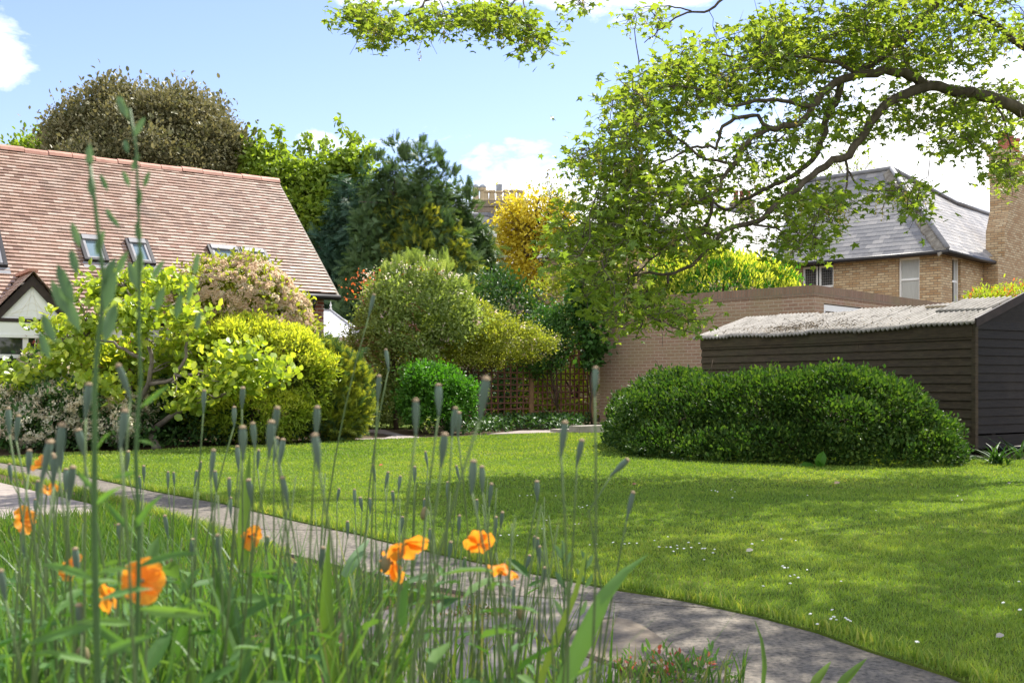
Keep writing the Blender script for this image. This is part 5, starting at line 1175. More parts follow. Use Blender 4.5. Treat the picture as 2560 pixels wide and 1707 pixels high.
LIMB2 = [([S8(1500, -420, 12.6), S8(1100, -200, 12.4), S8(830, -20, 12.2), S8(700, 90), S8(620, 120), S8(480, 160), S8(370, 170), S8(250, 200)], .04, .007),
         ([S8(1700, -300, 12.4), S8(1490, -60, 12.2), S8(1510, 90), S8(1522, 190), S8(1500, 300), S8(1560, 400)], .018, .006),
         ([S8(1490, -60, 12.2), S8(1400, 40), S8(1330, 180), S8(1180, 190)], .016, .006), ([S8(860, -30, 12.2), S8(900, 40), S8(920, 120), S8(980, 190)], .012, .005),
         ([S8(2000, -200, 12.4), S8(1900, -60), S8(1940, 20), S8(1990, 40)], .012, .005), ([S8(1700, -300, 12.4), S8(1500, -420, 12.6)], .04, .04),
         ([S8(1500, -420, 12.6), zp(2300, -260, 12.6), np.array((7.6, 13.0, 7.4))], .05, .09), ([S8(2000, -200, 12.4), zp(1100, -120, 12.4), zp(2300, -260, 12.6)], .03, .06)]
limbs = [([zp(*q) for q in pts], a, b) for pts, a, b in LIMB]+LIMB2
trunk = [np.array(p) for p in ((8.4, 13.2, 0), (8.38, 13.2, .9), (8.25, 13.1, 2.0), (8.1, 13.05, 3.2), (7.9, 13.0, 4.6), (7.7, 13.0, 6.2), (7.6, 13.0, 7.4), (7.2, 12.6, 8.6))]
m = MB(); m.tube(resample(trunk, 16), np.concatenate((np.linspace(.36, .26, 8), np.linspace(.25, .08, 8))), 14)
m.build('trunk', M['bark'], mp, smooth=True, uv=False)
limbs += [([np.array((8.1, 13.05, 3.2)), zp(2900, 820, 12.9)], .17, .15), ([np.array((7.95, 13.0, 4.2)), zp(2900, 520, 12.9)], .13, .12),
          ([np.array((7.7, 13, 6.0)), np.array((6.2, 11.8, 6.3)), np.array((4.6, 10.6, 6.2)), np.array((3.2, 9.6, 6.0))], .12, .02), ([np.array((7.6, 13, 6.6)), np.array((7.0, 10.9, 6.8)), np.array((6.2, 9.2, 6.5)), np.array((5.2, 7.8, 6.2)), np.array((3.6, 7.4, 6.1))], .11, .02),
          ([np.array((7.8, 13, 5.4)), np.array((8.2, 11.0, 6.2)), np.array((8.0, 9.2, 6.3))], .10, .02)]
nodes = []; m = MB()
for pts, a, b in limbs:
    k = max(len(pts)*3, 8); p = resample(pts, k); p[1:-1] += r.normal(size=(k-2, 3))*min(.012, a*.25)
    m.tube(p, np.linspace(a, b, k)*(.7 if a < .16 else .9), 8 if a > .03 else 6); nodes.append(p)
m.build('limbs', M['bark'], mp, smooth=True, uv=False)
nodes = np.concatenate(nodes)
# leaf clusters: where foliage hangs, found along the limbs
ELL = [(1950, 130, 430, 200, 215, 12.0), (1420, 190, 380, 170, 180, 11.8), (1050, 320, 350, 150, 125, 11.4), (720, 420, 260, 130, 90, 11.1), (510, 540, 140, 110, 45, 10.9), (430, 760, 200, 90, 65, 10.9),
       (620, 890, 320, 110, 110, 10.9), (400, 1040, 260, 120, 105, 10.8), (300, 1190, 180, 95, 55, 10.7), (740, 1120, 320, 80, 70, 10.8), (1010, 760, 160, 130, 24, 11.1), (1250, 690, 180, 120, 22, 11.4), (1470, 560, 210, 140, 50, 11.7),
       (1900, 500, 250, 110, 62, 12.0), (2210, 540, 170, 150, 62, 12.0), (2050, 660, 150, 60, 22, 11.8), (2270, 800, 75, 85, 22, 11.8), (1340, 960, 170, 110, 34, 11.2), (1290, 1120, 140, 70, 34, 10.9), (1480, 950, 90, 60, 16, 11.3),
       (1740, 890, 150, 50, 14, 11.1), (1845, 985, 70, 46, 9, 11.0), (740, 1475, 120, 48, 24, 10.4), (480, 1450, 120, 90, 34, 10.5), (560, 1340, 170, 50, 20, 10.6), (600, 90, 100, 60, 13, 12.4), (1150, 940, 160, 90, 20, 11.0), (640, 660, 160, 60, 18, 10.9), (400, 1330, 160, 90, 30, 10.6)]
CL = []
for x, y, a, b, n, Y in ELL:
    rad = np.sqrt(r.uniform(size=n)); th = r.uniform(0, 6.283, n); dy = r.normal(size=n)*.75
    n_ = int(n*.98); CL += [zp(x+a*q*math.cos(t), y+b*q*math.sin(t), Y+d+.15) for q, t, d in zip(rad[:n_], th, dy)]
for x, y, a, b, n in ((300, 110, 110, 80, 26), (470, 210, 150, 80, 26), (720, 160, 60, 100, 13), (930, 130, 100, 80, 17), (1250, 110, 220, 100, 40), (1530, 270, 110, 130, 24), (1900, 20, 90, 30, 7), (1300, 200, 120, 50, 10)):
    rad = np.sqrt(r.uniform(size=n)); th = r.uniform(0, 6.283, n); CL += [S8(x+a*q*math.cos(t), y+b*q*math.sin(t), 12+r.normal()*.35) for q, t in zip(rad, th)]
thick = np.concatenate([resample([zp(*q) for q in pts], 60) for pts, a, b in LIMB if a > .03]); tpx = np.stack((thick[:, 0]/thick[:, 1]*F, (thick[:, 2]-H)/thick[:, 1]*F), 1)
for i, c in enumerate(CL):                      # foliage mostly hangs beside and behind the big limbs
    d2 = ((tpx-(c[0]/c[1]*F, (c[2]-H)/c[1]*F))**2).sum(1); k = np.argmin(d2)
    if d2[k] < 45**2 and c[1] < thick[k, 1]+.25 and r.uniform() < .55: s_ = (thick[k, 1]+r.uniform(.3, 1.1))/c[1]; CL[i] = np.array((c[0]*s_, c[1]*s_, H+(c[2]-H)*s_))
nv = len(CL)
for c, s_, n in (((4.3, 10.2, 6.0), (2.6, 2.0, .75), 330), ((6.6, 9.6, 6.2), (2.2, 2.2, .8), 260), ((5.6, 8.0, 5.9), (1.8, 1.3, .6), 150), ((8.2, 10.2, 5.8), (1.8, 2.2, .9), 180), ((3.0, 9.6, 5.6), (1.2, 1.0, .5), 60), ((3.3, 7.6, 6.1), (1.7, 1.3, .6), 190), ((5.2, 7.0, 6.2), (1.7, 1.3, .6), 110)):
    d = rdir(n, r)*(r.uniform(.1, 1, n)**.4)[:, None]; CL += list(np.array(c)+d*np.array(s_))
CL = np.array(CL)
order = np.argsort([np.min(((nodes-c)**2).sum(1)) for c in CL])
m = MB(); P0 = nodes; tw = []
for i in order:
    c = CL[i]; d2 = ((P0-c)**2).sum(1); a = P0[np.argmin(d2)]; L = math.sqrt(d2.min())
    if L < .03: continue
    k = 4 if L < .5 else 6
    p = bez(a, c, k, L*.06, r, L*.05); rr = .0035+.006*min(L, 1.2)
    m.tube(p, np.linspace(rr, .0028, k), 4); P0 = np.concatenate([P0, p[1:]])
    for q in range(2): e = c+r.normal(size=3)*.12; m.tube([p[-2], (p[-2]+e)/2+r.normal(size=3)*.015, e], [.0035, .003, .002], 3)
m.build('twigs', M['bark'], mp, smooth=True, uv=False)
per = 11; n = len(CL)*per
P = np.repeat(CL, per, 0)+r.normal(size=(n, 3))*np.array((.13, .13, .085))
D = r.normal(size=(n, 3))*(1, 1, .35)+(0, 0, -.35); N = r.normal(size=(n, 3))*.42+(0, 0, 1.)
leaves('leaves', M['lf_maple'], mp, P, D, N, r.uniform(.055, .102, n), 'maple', np.clip(np.repeat(r.uniform(size=len(CL)), per)*.5+r.uniform(size=n)*.5, 0, 1))
idx = r.choice(nv, 430); q = []; T = []
for i in idx:                                   # hanging flower tassels
    b = CL[i]+r.normal(size=3)*(.14, .14, .05)
    for k in range(14): q.append(b+(r.normal()*.011, r.normal()*.011, -.011*k)); T.append(r.uniform())
q = np.array(q); leaves('tassels', mat_leaf('maple_tassel', [(.20, .19, .05), (.30, .25, .08), (.34, .24, .12)], .35), mp, q, rdir(len(q), r), rdir(len(q), r), r.uniform(.012, .02, len(q)), 'petalbit', np.array(T))
# ------------------------------------------------------------------ grass
r = np.random.default_rng(301)
M['grass'] = mat_leaf('grass_blade', [(.072, .135, .022), (.118, .192, .03), (.185, .245, .042), (.30, .285, .09)], .42, (1.25, 1.15, .35), .5, .3, 1.6)
M['longgrass'] = mat_leaf('long_grass_blade', [(.035, .088, .016), (.062, .135, .02), (.11, .18, .026), (.22, .21, .07)], .45, (1.2, 1.2, .4), .45, .3, 1.25)
def vnoise(x, y, s, seed):
    q = np.random.default_rng(seed); v = np.zeros(len(x))
    for k in range(7): a = q.uniform(0, 6.283); f_ = s*q.uniform(.6, 1.8); v += np.sin((x*math.cos(a)+y*math.sin(a))*f_+q.uniform(0, 6.283))
    return v/4
def blades(name, label, Q, z0, hgt, wid, mat, var, lean=.55):
    n = len(Q); a = r.uniform(0, 6.283, n); s_ = np.stack((np.cos(a), np.sin(a), np.zeros(n)), 1)*wid[:, None]*.5
    b = r.uniform(0, 6.283, n); ln = np.stack((np.cos(b), np.sin(b), np.zeros(n)), 1)*(hgt*lean*r.uniform(.2, 1, n))[:, None]
    base = np.column_stack([Q, np.full(n, z0) if np.isscalar(z0) else z0]); up = np.column_stack([np.zeros((n, 2)), hgt])
    mid = base+up*.6+ln*.35; tip = base+up+ln
    V = np.stack((base-s_, base+s_, mid+s_*.8, mid-s_*.8, tip), 1).reshape(-1, 3)
    lo_ = (np.array((0, 1, 2, 3, 3, 2, 4))[None]+5*np.arange(n)[:, None]).ravel()
    o = put(name, raw_mesh(name, V, lo_, np.tile((4, 3), n), True, np.repeat(np.clip(var, 0, 1), 5)), M[mat]); return tag(o, label, 'grass', kind='stuff')
QQ = []; HH = []; WW = []
for (ya, yb, dens, h_, w_) in ((2.6, 4.6, 12500, .018, .0034), (4.6, 6.6, 7600, .018, .0044), (6.6, 9.5, 3800, .018, .0066), (9.5, 13, 1700, .018, .011), (13, 21, 900, .019, .017)):
    xa, xb = -.56*yb, .58*yb; n = int((xb-xa)*(yb-ya)*dens); Q = np.column_stack([r.uniform(xa, xb, n), r.uniform(ya, yb, n)]); Q = Q[(np.abs(Q[:, 0]) < .57*Q[:, 1]+.5)]
    Q = Q[inside(Q, LP2)]; QQ.append(Q); HH.append(h_*r.uniform(.55, 1.35, len(Q))); WW.append(np.full(len(Q), w_)*r.uniform(.7, 1.3, len(Q)))
Q = np.concatenate(QQ); hh = np.concatenate(HH); ww = np.concatenate(WW)
nz1 = vnoise(Q[:, 0], Q[:, 1], 1.6, 1); nz2 = vnoise(Q[:, 0], Q[:, 1], 7, 2); hh *= 1+.22*nz2
blades('lawn_grass', 'short mown grass of the sunlit and shaded lawn', Q, .024, hh, ww, 'grass', .36+.17*nz1+.10*nz2+r.normal(size=len(Q))*.15, .95)
near_e = np.array([p[:2] for p in up_e])         # rough grass hanging over the path edge
t_ = r.uniform(0, len(near_e)-1.001, 15000); i_ = t_.astype(int); E = near_e[i_]+(near_e[i_+1]-near_e[i_])*(t_-i_)[:, None]; E = E+np.column_stack([r.normal(size=len(E))*.015+.015, r.normal(size=len(E))*.015+.02])
blades('edge_grass', 'rough uncut fringe of grass along the concrete path', E, .02, r.uniform(.03, .075, len(E)), r.uniform(.003, .007, len(E)), 'grass', r.uniform(.1, .9, len(E)), .8)
low_e = np.array([p[:2] for p in lo_e])
t_ = r.uniform(8, 42, 9000); i_ = t_.astype(int); E = low_e[i_]+(low_e[i_+1]-low_e[i_])*(t_-i_)[:, None]; E = E+r.normal(size=E.shape)*.02-(.01, .02)
blades('edge_grass', 'grass creeping over the near edge of the concrete path', E, .0, r.uniform(.03, .08, len(E)), r.uniform(.003, .007, len(E)), 'grass', r.uniform(.1, .9, len(E)), .9)
# rough verge between the path and the flower bed
VG = [(-6, 11.2), (-4.6, 9.9), (-3.3, 8.45), (-2.15, 6.95), (-1.45, 6.0), (-.85, 5.3), (-.3, 4.8), (-.9, 4.35), (-1.1, 3.9), (-1.0, 2.2), (-4, 2.2), (-6.5, 6)]
VG = np.array(VG); Q = r.uniform(VG.min(0), VG.max(0), (300000, 2)); Q = Q[inside(Q, VG)]
SP = np.array([gp(*p)[:2] for p in ((-260, 1180), (0, 1209), (115, 1238), (222, 1262), (250, 1278), (222, 1292), (115, 1299), (0, 1302), (-260, 1300))]); Q = Q[~inside(Q, SP)]
k = r.uniform(size=len(Q)) < np.clip(3.4/Q[:, 1], 0, 1); Q = Q[k][:90000]
blades('verge_grass', 'rough tufted grass between the concrete path and the poppies', Q, 0.0, r.uniform(.03, .12, len(Q))*(1+.35*vnoise(Q[:, 0], Q[:, 1], 4, 5)), r.uniform(.004, .009, len(Q)), 'longgrass', .4+.15*vnoise(Q[:, 0], Q[:, 1], 2.5, 4)+r.normal(size=len(Q))*.2, .8)
# daisies, fallen leaves
M['daisy'] = mat_plain('daisy_white', (.85, .84, .82), .7, .2, (.78, .77, .75))
mb = MB(); mb.lathe([(.003, -.002), (.0075, .0), (.008, .003), (.003, .005), (.0, .006)], (0, 0, 0), 8); dme = mb.mesh('daisy'); dme.materials.append(M['daisy'])
DS = [(1660+x/2.613, 1107+y/2.613) for x, y in ((25, 612), (15, 680), (45, 683), (85, 670), (88, 690), (130, 690), (160, 650), (178, 683), (230, 655), (62, 708), (250, 690), (268, 690), (330, 695), (320, 718), (262, 762), (645, 637), (575, 660), (765, 628), (860, 637), (775, 805), (787, 815), (810, 815), (935, 828), (852, 862), (823, 870), (877, 880), (825, 918), (648, 935), (1157, 903), (955, 1117), (1098, 1090), (1108, 1136), (1092, 1150), (1125, 1155), (1185, 1143), (1200, 1155), (1218, 1163), (1002, 1183), (1653, 1300), (310, 310), (335, 312), (350, 318), (440, 305), (463, 318), (447, 357), (937, 342), (1384, 440), (2318, 905), (2217, 1045), (2325, 1090), (1918, 345), (1945, 372))]
DS += [(800+x/2.613, 1107+y/2.613) for x, y in ((1305, 345), (1355, 343), (1380, 340), (1540, 345), (1690, 415), (1700, 425), (1715, 420), (1745, 408), (1480, 505), (1665, 530), (1690, 528), (1180, 605), (1760, 665), (1805, 660), (1915, 650), (1990, 660), (2020, 655), (2070, 655), (2185, 637), (2215, 680), (2290, 680), (1235, 600), (1290, 605), (1450, 560))]
do = None
for i, (x, y) in enumerate(DS):
    p = gp(x, y, .06)
    if do is None: do = bpy.data.objects.new('daisy', dme); o = do
    else: o = do.copy()
    COL.objects.link(o); o.location = tuple(p); o.rotation_euler = (r.uniform(-.5, .1), r.uniform(-.3, .3), 0); s_ = r.uniform(.65, 1.05); o.scale = (s_, s_, s_)
    tag(o, 'tiny white daisy flower open in the short lawn grass', 'daisy', 'daisies scattered on the lawn')
for px, py, s_, c, lb in ((2490, 1592, .04, (.42, .38, .32), 'pale curled fallen leaf on the lawn near the lower right corner'), (2518, 1208, .045, (.06, .06, .04), 'dark fallen leaf on the lawn near the right edge'), (2085, 1209, .07, (.35, .26, .17), 'dry beige leaf on the lawn in front of the hedge'), (1580, 1211, .05, (.25, .12, .07), 'brown fallen leaf on the lawn left of the hedge'), (947, 1163, .05, (.55, .13, .04), 'fallen orange petal on the sunlit lawn'), (1865, 1378, .05, (.45, .42, .33), 'thin pale dead leaf among the daisies')):
    p = gp(px, py, .05); V, lo_, to_, k_ = leaf_arrays(np.array([p]), np.array([(1, .4, .25)]), np.array([(.2, -.5, 1)]), np.array([s_]), 'oval'); tag(put('fallen_leaf', raw_mesh('fallen_leaf', V, lo_, to_, False), mat_plain('fallen_leaf', c)), lb, 'leaf')

# ------------------------------------------------------------------ flower bed in front of the lens
r = np.random.default_rng(302)
M['stem'] = mat_plain('poppy_stem', (.095, .145, .045), .6, .3, (.06, .10, .03), 30, .05)
M['capsule'] = mat_plain('poppy_capsule', (.105, .155, .105), .6, .3, (.062, .10, .07), 60, .1, (3, 3, .4))
M['lid'] = mat_plain('capsule_lid', (.36, .27, .16), .8, .2, (.22, .16, .1), 60)
M['bluegrass'] = mat_leaf('blue_green_blade', [(.03, .08, .018), (.06, .135, .026), (.11, .18, .045)], .45, (1.25, 1.2, .4), .4, .4, 1.4)
M['weed'] = mat_plain('weed_stem', (.06, .13, .03), .55, .35, (.04, .09, .025), 30, .05)
M['weed_leaf'] = mat_leaf('weed_leaf', [(.05, .12, .03), (.08, .17, .04), (.12, .22, .05)], .4, (1.2, 1.2, .45))
M['weed_bud'] = mat_leaf('weed_bud', [(.05, .10, .045), (.075, .14, .06), (.10, .17, .075)], .3, (1.1, 1.1, .6))
M['hairy'] = mat_plain('hairy_bud', (.22, .17, .09), .8, .2, (.13, .13, .06), 40)
def mat_petal():
    t = NT('orange_petal'); a = t.N('ShaderNodeAttribute'); a.attribute_name = 'var'
    c = t.ramp(a.outputs['Fac'], [(0, (.66, .17, .010)), (.5, (.83, .29, .018)), (1, (.90, .38, .035))]); f = t.noise(160, 3, .6, stretch=(1, 1, .3))
    b = t.bsdf(c, .5, .25, f, .25, .002); tr = t.N('ShaderNodeBsdfTranslucent'); t.L(c, tr.inputs[0]); mx = t.N('ShaderNodeMixShader'); mx.inputs[0].default_value = .5
    t.L(b.outputs[0], mx.inputs[1]); t.L(tr.outputs[0], mx.inputs[2]); return t.done(mx)
M['petal'] = mat_petal()
mb = MB(); mb.lathe([(.0011, -.004), (.0018, .0), (.0028, .005), (.0037, .009), (.0045, .014), (.0048, .0185), (.0046, .0225), (.0039, .0262), (.0034, .0275)], (0, 0, 0), 12); cap_me = mb.mesh('capsule', True, False); cap_me.materials.append(M['capsule'])
mb = MB(); mb.lathe([(.0034, .0272), (.0043, .0278), (.0044, .0284), (.0026, .0298), (.0, .0304)], (0, 0, 0), 12); lid_me = mb.mesh('lid', False, False); lid_me.materials.append(M['lid'])
def child_shared(name, me, parent, loc, axis, scale):
    o = bpy.data.objects.new(name, me); COL.objects.link(o); o.parent = parent
    q = Vector(axis).to_track_quat('Z', 'Y'); o.matrix_basis = Matrix.Translation(Vector(tuple(np.asarray(loc)-ORG[parent])))@q.to_matrix().to_4x4()@Matrix.Diagonal((scale, scale, scale, 1)); ORG[o] = ORG[parent]; return o
def stem_pts(base, head, bend, n=9):
    base, head = np.asarray(base, float), np.asarray(head, float); t = np.linspace(0, 1, n)[:, None]; p = base+(head-base)*t; p += np.asarray(bend)*(4*t*(1-t)); return p
ZONES = {'L': ('slender grey green poppy seed head in the crowd at the left edge', 'poppy seed heads at the left'), 'M': ('slender grey green poppy seed head among the stems before the left shrubs and path', 'poppy seed heads before the left border'), 'C': ('slender grey green poppy seed head standing against the sunlit middle of the lawn', 'poppy seed heads before the middle lawn'), 'R': ('slender grey green poppy seed head above the concrete path right of the orange flowers', 'poppy seed heads right of the flowers')}
def seed_head(px, py, w, lean, zone, label=None, tilt=None):
    D = max(.74, min(2.3, 62./w)); L = .0295; sc = 1.12*r.uniform(.94, 1.06)
    top = at(px, py, D); bx = px+lean*1.12; Yb = D+r.uniform(-.06, .06); zb = bedz((bx-1280)/F*Yb, Yb) if Yb < 2.3 else 0
    base = np.array(((bx-1280)/F*Yb, Yb, zb)); ax = unit(top-base) if tilt is None else unit(np.array(tilt, float))
    cb = top-ax*L*sc
    lb, gr = ZONES[zone]
    t = thing('poppy_seed_head', label or lb, 'seed head', tuple(base), 'poppy seed heads in the flower bed' if label else gr)
    m = MB(); bend = (r.normal()*.022, r.normal()*.015, 0) if tilt is None else (r.normal()*.01, 0, 0)
    p = stem_pts(base, cb, bend)
    if tilt is not None: p[-2] = cb-ax*.05+(p[-2]-cb+ax*.05)*.15
    m.tube(resample(p, 12), np.linspace(.0021, .0011, 12), 6); m.build('stem', M['stem'], t, smooth=True, uv=False)
    vr = r.uniform(.6, .82); c = child_shared('capsule', cap_me, t, cb, unit(ax+r.normal(size=3)*.1), sc); c.matrix_basis = c.matrix_basis@Matrix.Diagonal((vr, vr, r.uniform(.85, 1.08), 1)); child_shared('lid', lid_me, c, cb, ax, sc).matrix_basis = Matrix.Identity(4)
SH = [ # px, py of the top, blurred width in the zoom, sideways shift of the foot, zone, own label
 (926, 735, 36, -75, 'C', 'tallest thin poppy stem with a seed head reaching the house corner and conservatory'), (970, 871, 35, 20, 'M', 'tall seed head in front of the dark shrub left of the bright round bush'), (943, 938, 42, 25, 'M', 'seed head between the golden conifer and the bright round bush'), (1041, 997, 66, -30, 'C', 'thick blurred seed head in front of the left part of the bright round bush'),
 (1098, 957, 52, -20, 'C', 'seed head in front of the middle of the bright round bush'), (1207, 945, 72, -120, 'C', 'large blurred seed head in front of the left trellis panel'), (1133, 1020, 50, -60, 'C', 'left one of two touching seed heads below the bright round bush'), (1146, 1030, 44, -20, 'C', 'right one of two touching seed heads below the bright round bush'), (1104, 1072, 64, -20, 'C', 'stout seed head reaching the far lawn edge below the round bush'),
 (1493, 907, 60, -150, 'R', 'tall leaning seed head in front of the trellis post at the garage wall'), (1408, 1052, 60, -110, 'R', 'seed head in front of the strap leaved plants right of the centre trellis post'), (1449, 1089, 50, -120, 'R', 'seed head below the concrete step leaning left'), (1575, 1231, 44, -110, 'R', 'seed head over the shaded lawn, rightmost upright one'),
 (1183, 1144, 60, -80, 'C'), (1206, 1162, 48, 0, 'C'), (1070, 1129, 28, -10, 'C'), (1150, 1160, 30, -40, 'C'), (963, 1175, 32, 0, 'C'), (938, 1162, 26, 6, 'C'), (1347, 1193, 40, -70, 'R'), (1227, 1206, 38, -60, 'C'), (1255, 1270, 36, -50, 'R'), (1241, 1292, 32, -45, 'R'), (1148, 1287, 36, -30, 'C'), (1347, 1344, 32, -60, 'R'), (1354, 1367, 36, -70, 'R'), (1362, 1413, 36, -70, 'R'), (1338, 1335, 28, -70, 'R'),
 (888, 1220, 30, -12, 'C'), (926, 1243, 26, -10, 'C'), (1037, 1165, 30, -10, 'C'), (997, 1187, 24, -12, 'C'), (984, 1222, 26, 4, 'C'), (1118, 1206, 28, 0, 'C'), (1123, 1352, 36, -10, 'C'), (1003, 1290, 26, 0, 'C'), (1286, 1459, 34, -50, 'R'), (1318, 1385, 28, -60, 'R'), (1160, 1395, 26, -30, 'R'),
 (528, 1122, 50, -20, 'M', 'seed head rising just above the far lawn edge below the choisya bush'), (540, 1172, 38, 0, 'M'), (574, 1187, 40, -6, 'M'), (578, 1241, 34, -18, 'M'), (631, 1193, 46, -22, 'M', 'seed head above the orange flower by the path'), (722, 1187, 54, -40, 'M', 'dark seed head leaning right over the sunlit lawn left of centre'), (497, 1149, 28, -12, 'M'), (487, 1172, 26, 0, 'M'), (436, 1176, 26, 0, 'M'), (360, 1164, 24, 0, 'M'), (174, 1168, 56, -26, 'L'), (134, 1141, 56, -30, 'L', 'dark blurred seed head right of the small red flowers'), (105, 1100, 58, -10, 'L', 'blurred seed head just above the small red flowers at the left'), (71, 1115, 48, 0, 'L'), (28, 1155, 34, 0, 'L'), (152, 1122, 34, 8, 'L'), (318, 1118, 36, -10, 'M'), (597, 1118, 38, -14, 'M'), (643, 1126, 34, 10, 'M'), (195, 1371, 54, -10, 'L', 'seed head left of the broken orange flower'), (551, 1329, 48, -14, 'M', 'fawn tinted seed head left of the orange flower by the path'), (15, 1409, 66, -30, 'L', 'large dark seed head at the left edge below the orange flower'), (203, 1501, 60, 6, 'L', 'thick dark seed head low at the left below the broken orange flower'), (802, 1363, 42, 0, 'M', 'blue green seed head in front of the path left of the largest flower pair'),
 (325, 911, 62, 6, 'M', 'blurred seed head in front of the magnolia leaves'), (214, 953, 62, -8, 'L', 'blurred seed head in front of the tall green weed'), (302, 1018, 74, -20, 'M', 'broad blurred seed head in front of the magnolia trunk'), (147, 1060, 72, -8, 'L', 'broad blurred seed head in front of the low white blossom shrub'), (509, 976, 38, -10, 'M'), (605, 964, 40, -10, 'M', 'seed head in front of the choisya bush, left of centre'), (685, 1018, 52, -10, 'M', 'seed head before the lower right of the choisya bush'), (637, 1052, 48, 6, 'M'), (608, 1062, 58, -6, 'M'), (674, 1052, 58, -16, 'M'), (685, 1096, 40, -20, 'M'), (700, 1100, 42, -16, 'M'), (790, 1014, 52, 4, 'M', 'upper one of two seed heads in front of the golden conifer'), (796, 1075, 72, 20, 'M', 'lower and stouter of two seed heads in front of the golden conifer'), (587, 1014, 36, -30, 'M'), (107, 1105, 66, 0, 'L'), (134, 1135, 52, 4, 'L'), (23, 1014, 50, 0, 'L'), (40, 1037, 46, 0, 'L'), (208, 1060, 56, 0, 'L'), (165, 1165, 42, -20, 'L'), (90, 1240, 34, 0, 'L'), (95, 1200, 40, -12, 'L'), (420, 1180, 26, 0, 'M'), (352, 1190, 24, 0, 'M'), (665, 1340, 30, -10, 'M'), (843, 1215, 26, -6, 'C'), (905, 1236, 24, 0, 'C'), (1195, 1245, 26, -40, 'C'), (1075, 1320, 26, -14, 'C'), (870, 1300, 30, -10, 'C'), (1060, 1240, 26, 4, 'C'), (300, 1300, 40, 0, 'L'), (420, 1290, 36, -6, 'M'), (480, 1340, 34, 0, 'M'), (735, 1400, 34, 0, 'M'), (60, 1330, 40, 0, 'L')]
for e in SH: seed_head(*e[:5], label=e[5] if len(e) > 5 else None)
seed_head(1577, 1140, 46, -130, 'R', 'seed head bent over to the right above the shaded lawn', tilt=(.72, 0, .7))
# extra thin flowerless stems
def loose_stem(px, py, D, lean, hook=0):
    top = at(px, py, D); bx = px+lean; zb = bedz((bx-1280)/F*D, D) if D < 2.3 else 0; base = np.array(((bx-1280)/F*D, D, zb)); return base, top
m = MB()
for k in range(120):
    D = r.uniform(1.0, 2.4); px = r.choice((r.uniform(-60, 950), r.uniform(850, 1420))); py = r.uniform(1180, 1560); b, t_ = loose_stem(px, py, D, r.normal()*40-20)
    m.tube(resample(stem_pts(b, t_, (r.normal()*.02, 0, 0)), 7), np.linspace(.0019, .0009, 7), 4)
arch_more = True
tag(m.build('wild_stems', M['stem'], smooth=True, uv=False), 'mass of thin upright green stems filling the flower bed', 'stems', kind='stuff')
# orange flowers
def petal_mesh(c, ax, rad, ang, open_, rng, cup=.5, spread=1.3):
    ax = unit(ax); a = unit(np.cross(ax, (.3, .2, 1) if abs(ax[2]) < .9 else (1, 0, 0))); b = np.cross(ax, a); V = []; Fc = []; nu, nw = 8, 11; ph = rng.uniform(0, 6.28, 3); var = []
    for i in range(nu):
        u = i/(nu-1)
        for j in range(nw):
            w = j/(nw-1)*2-1; th = ang+w*spread*(.55+.45*math.sin(math.pi*min(u*.8+.15, 1)))
            rr = rad*(u*(1-.16*w*w*u)); el_ = open_*(1-cup*u)
            ruff = rad*.09*u*u*(math.sin(6*w+ph[0])+.7*math.sin(13*w+ph[1]))+rng.normal()*rad*.012*u
            rd_ = a*math.cos(th)+b*math.sin(th); V.append(np.asarray(c)+rd_*rr*math.cos(el_)+ax*(rr*math.sin(el_)+ruff)); var.append(.35+.5*u+rng.normal()*.06)
    for i in range(nu-1):
        for j in range(nw-1): Fc.append((i*nw+j, i*nw+j+1, (i+1)*nw+j+1, (i+1)*nw+j))
    return V, Fc, var
def flower(px, py, D, rad, ax, label, foot, open_=.55, n=4, name='orange_poppy', hook=None, cup=.5):
    c = at(px, py, D); zb = bedz((foot-1280)/F*D, D) if D < 2.3 else 0; base = np.array(((foot-1280)/F*D, D, zb)); ax = unit(ax)
    t = thing(name, label, 'flower', tuple(base), 'orange poppies in the flower bed')
    p = [base+(c-base)*u for u in (0, .3, .6, .85)]
    if hook: p = [base+(at(*hook, D)-base)*u for u in (0, .35, .7, .93)]+[at(*hook, D), (at(*hook, D)+c)/2+(0, 0, .006), c-ax*.004]
    else: p += [c-ax*.03, c-ax*.003]
    m = MB(); m.tube(resample(p, 16), np.linspace(.002, .0012, 16), 6); m.build('stem', M['stem'], t, smooth=True, uv=False)
    a0 = r.uniform(0, 6.28)
    for k in range(n):
        V, Fc, var = petal_mesh(c, ax, rad*r.uniform(.9, 1.08), a0+k*6.283/max(n, 4), open_*(1 if k % 2 else .8), r, cup)
        put('petal', raw_mesh('petal', np.array(V), [i for q in Fc for i in q], [4]*len(Fc), True, var), M['petal'], t)
    m = MB(); m.lathe([(.0010, 0), (.0019, .002), (.0021, .0045), (.0015, .0055)], c, 10, ax); m.build('seed_pod', M['hairy'], t, smooth=True, uv=False)
flower(358, 1452, 1.0, .0235, (.12, -.95, .28), 'largest orange poppy, wide open and facing the viewer at the lower left', 385, .22, 5, cup=.3)
flower(287, 1495, 1.04, .020, (-.5, -.55, -.1), 'orange poppy partly hidden behind the tall green weed beside the largest flower', 330, .9, 3)
flower(190, 1425, 1.4, .022, (-.3, -.6, .5), 'ragged broken orange poppy behind a dark seed head at the left', 205, 1.0, 3)
flower(50, 1300, 1.62, .024, (.85, -.4, .1), 'orange poppy cup turned to the right at the left edge', 60, 1.05)
flower(620, 1338, 1.6, .0235, (.75, -.6, -.2), 'small orange poppy cup beside the path left of centre', 612, 1.1, hook=(632, 1310))
flower(1012, 1352, 1.3, .032, (.35, -.5, -.75), 'nodding orange poppy, upper one of the overlapping pair at centre', 1080, .8, hook=(1075, 1345), cup=.4)
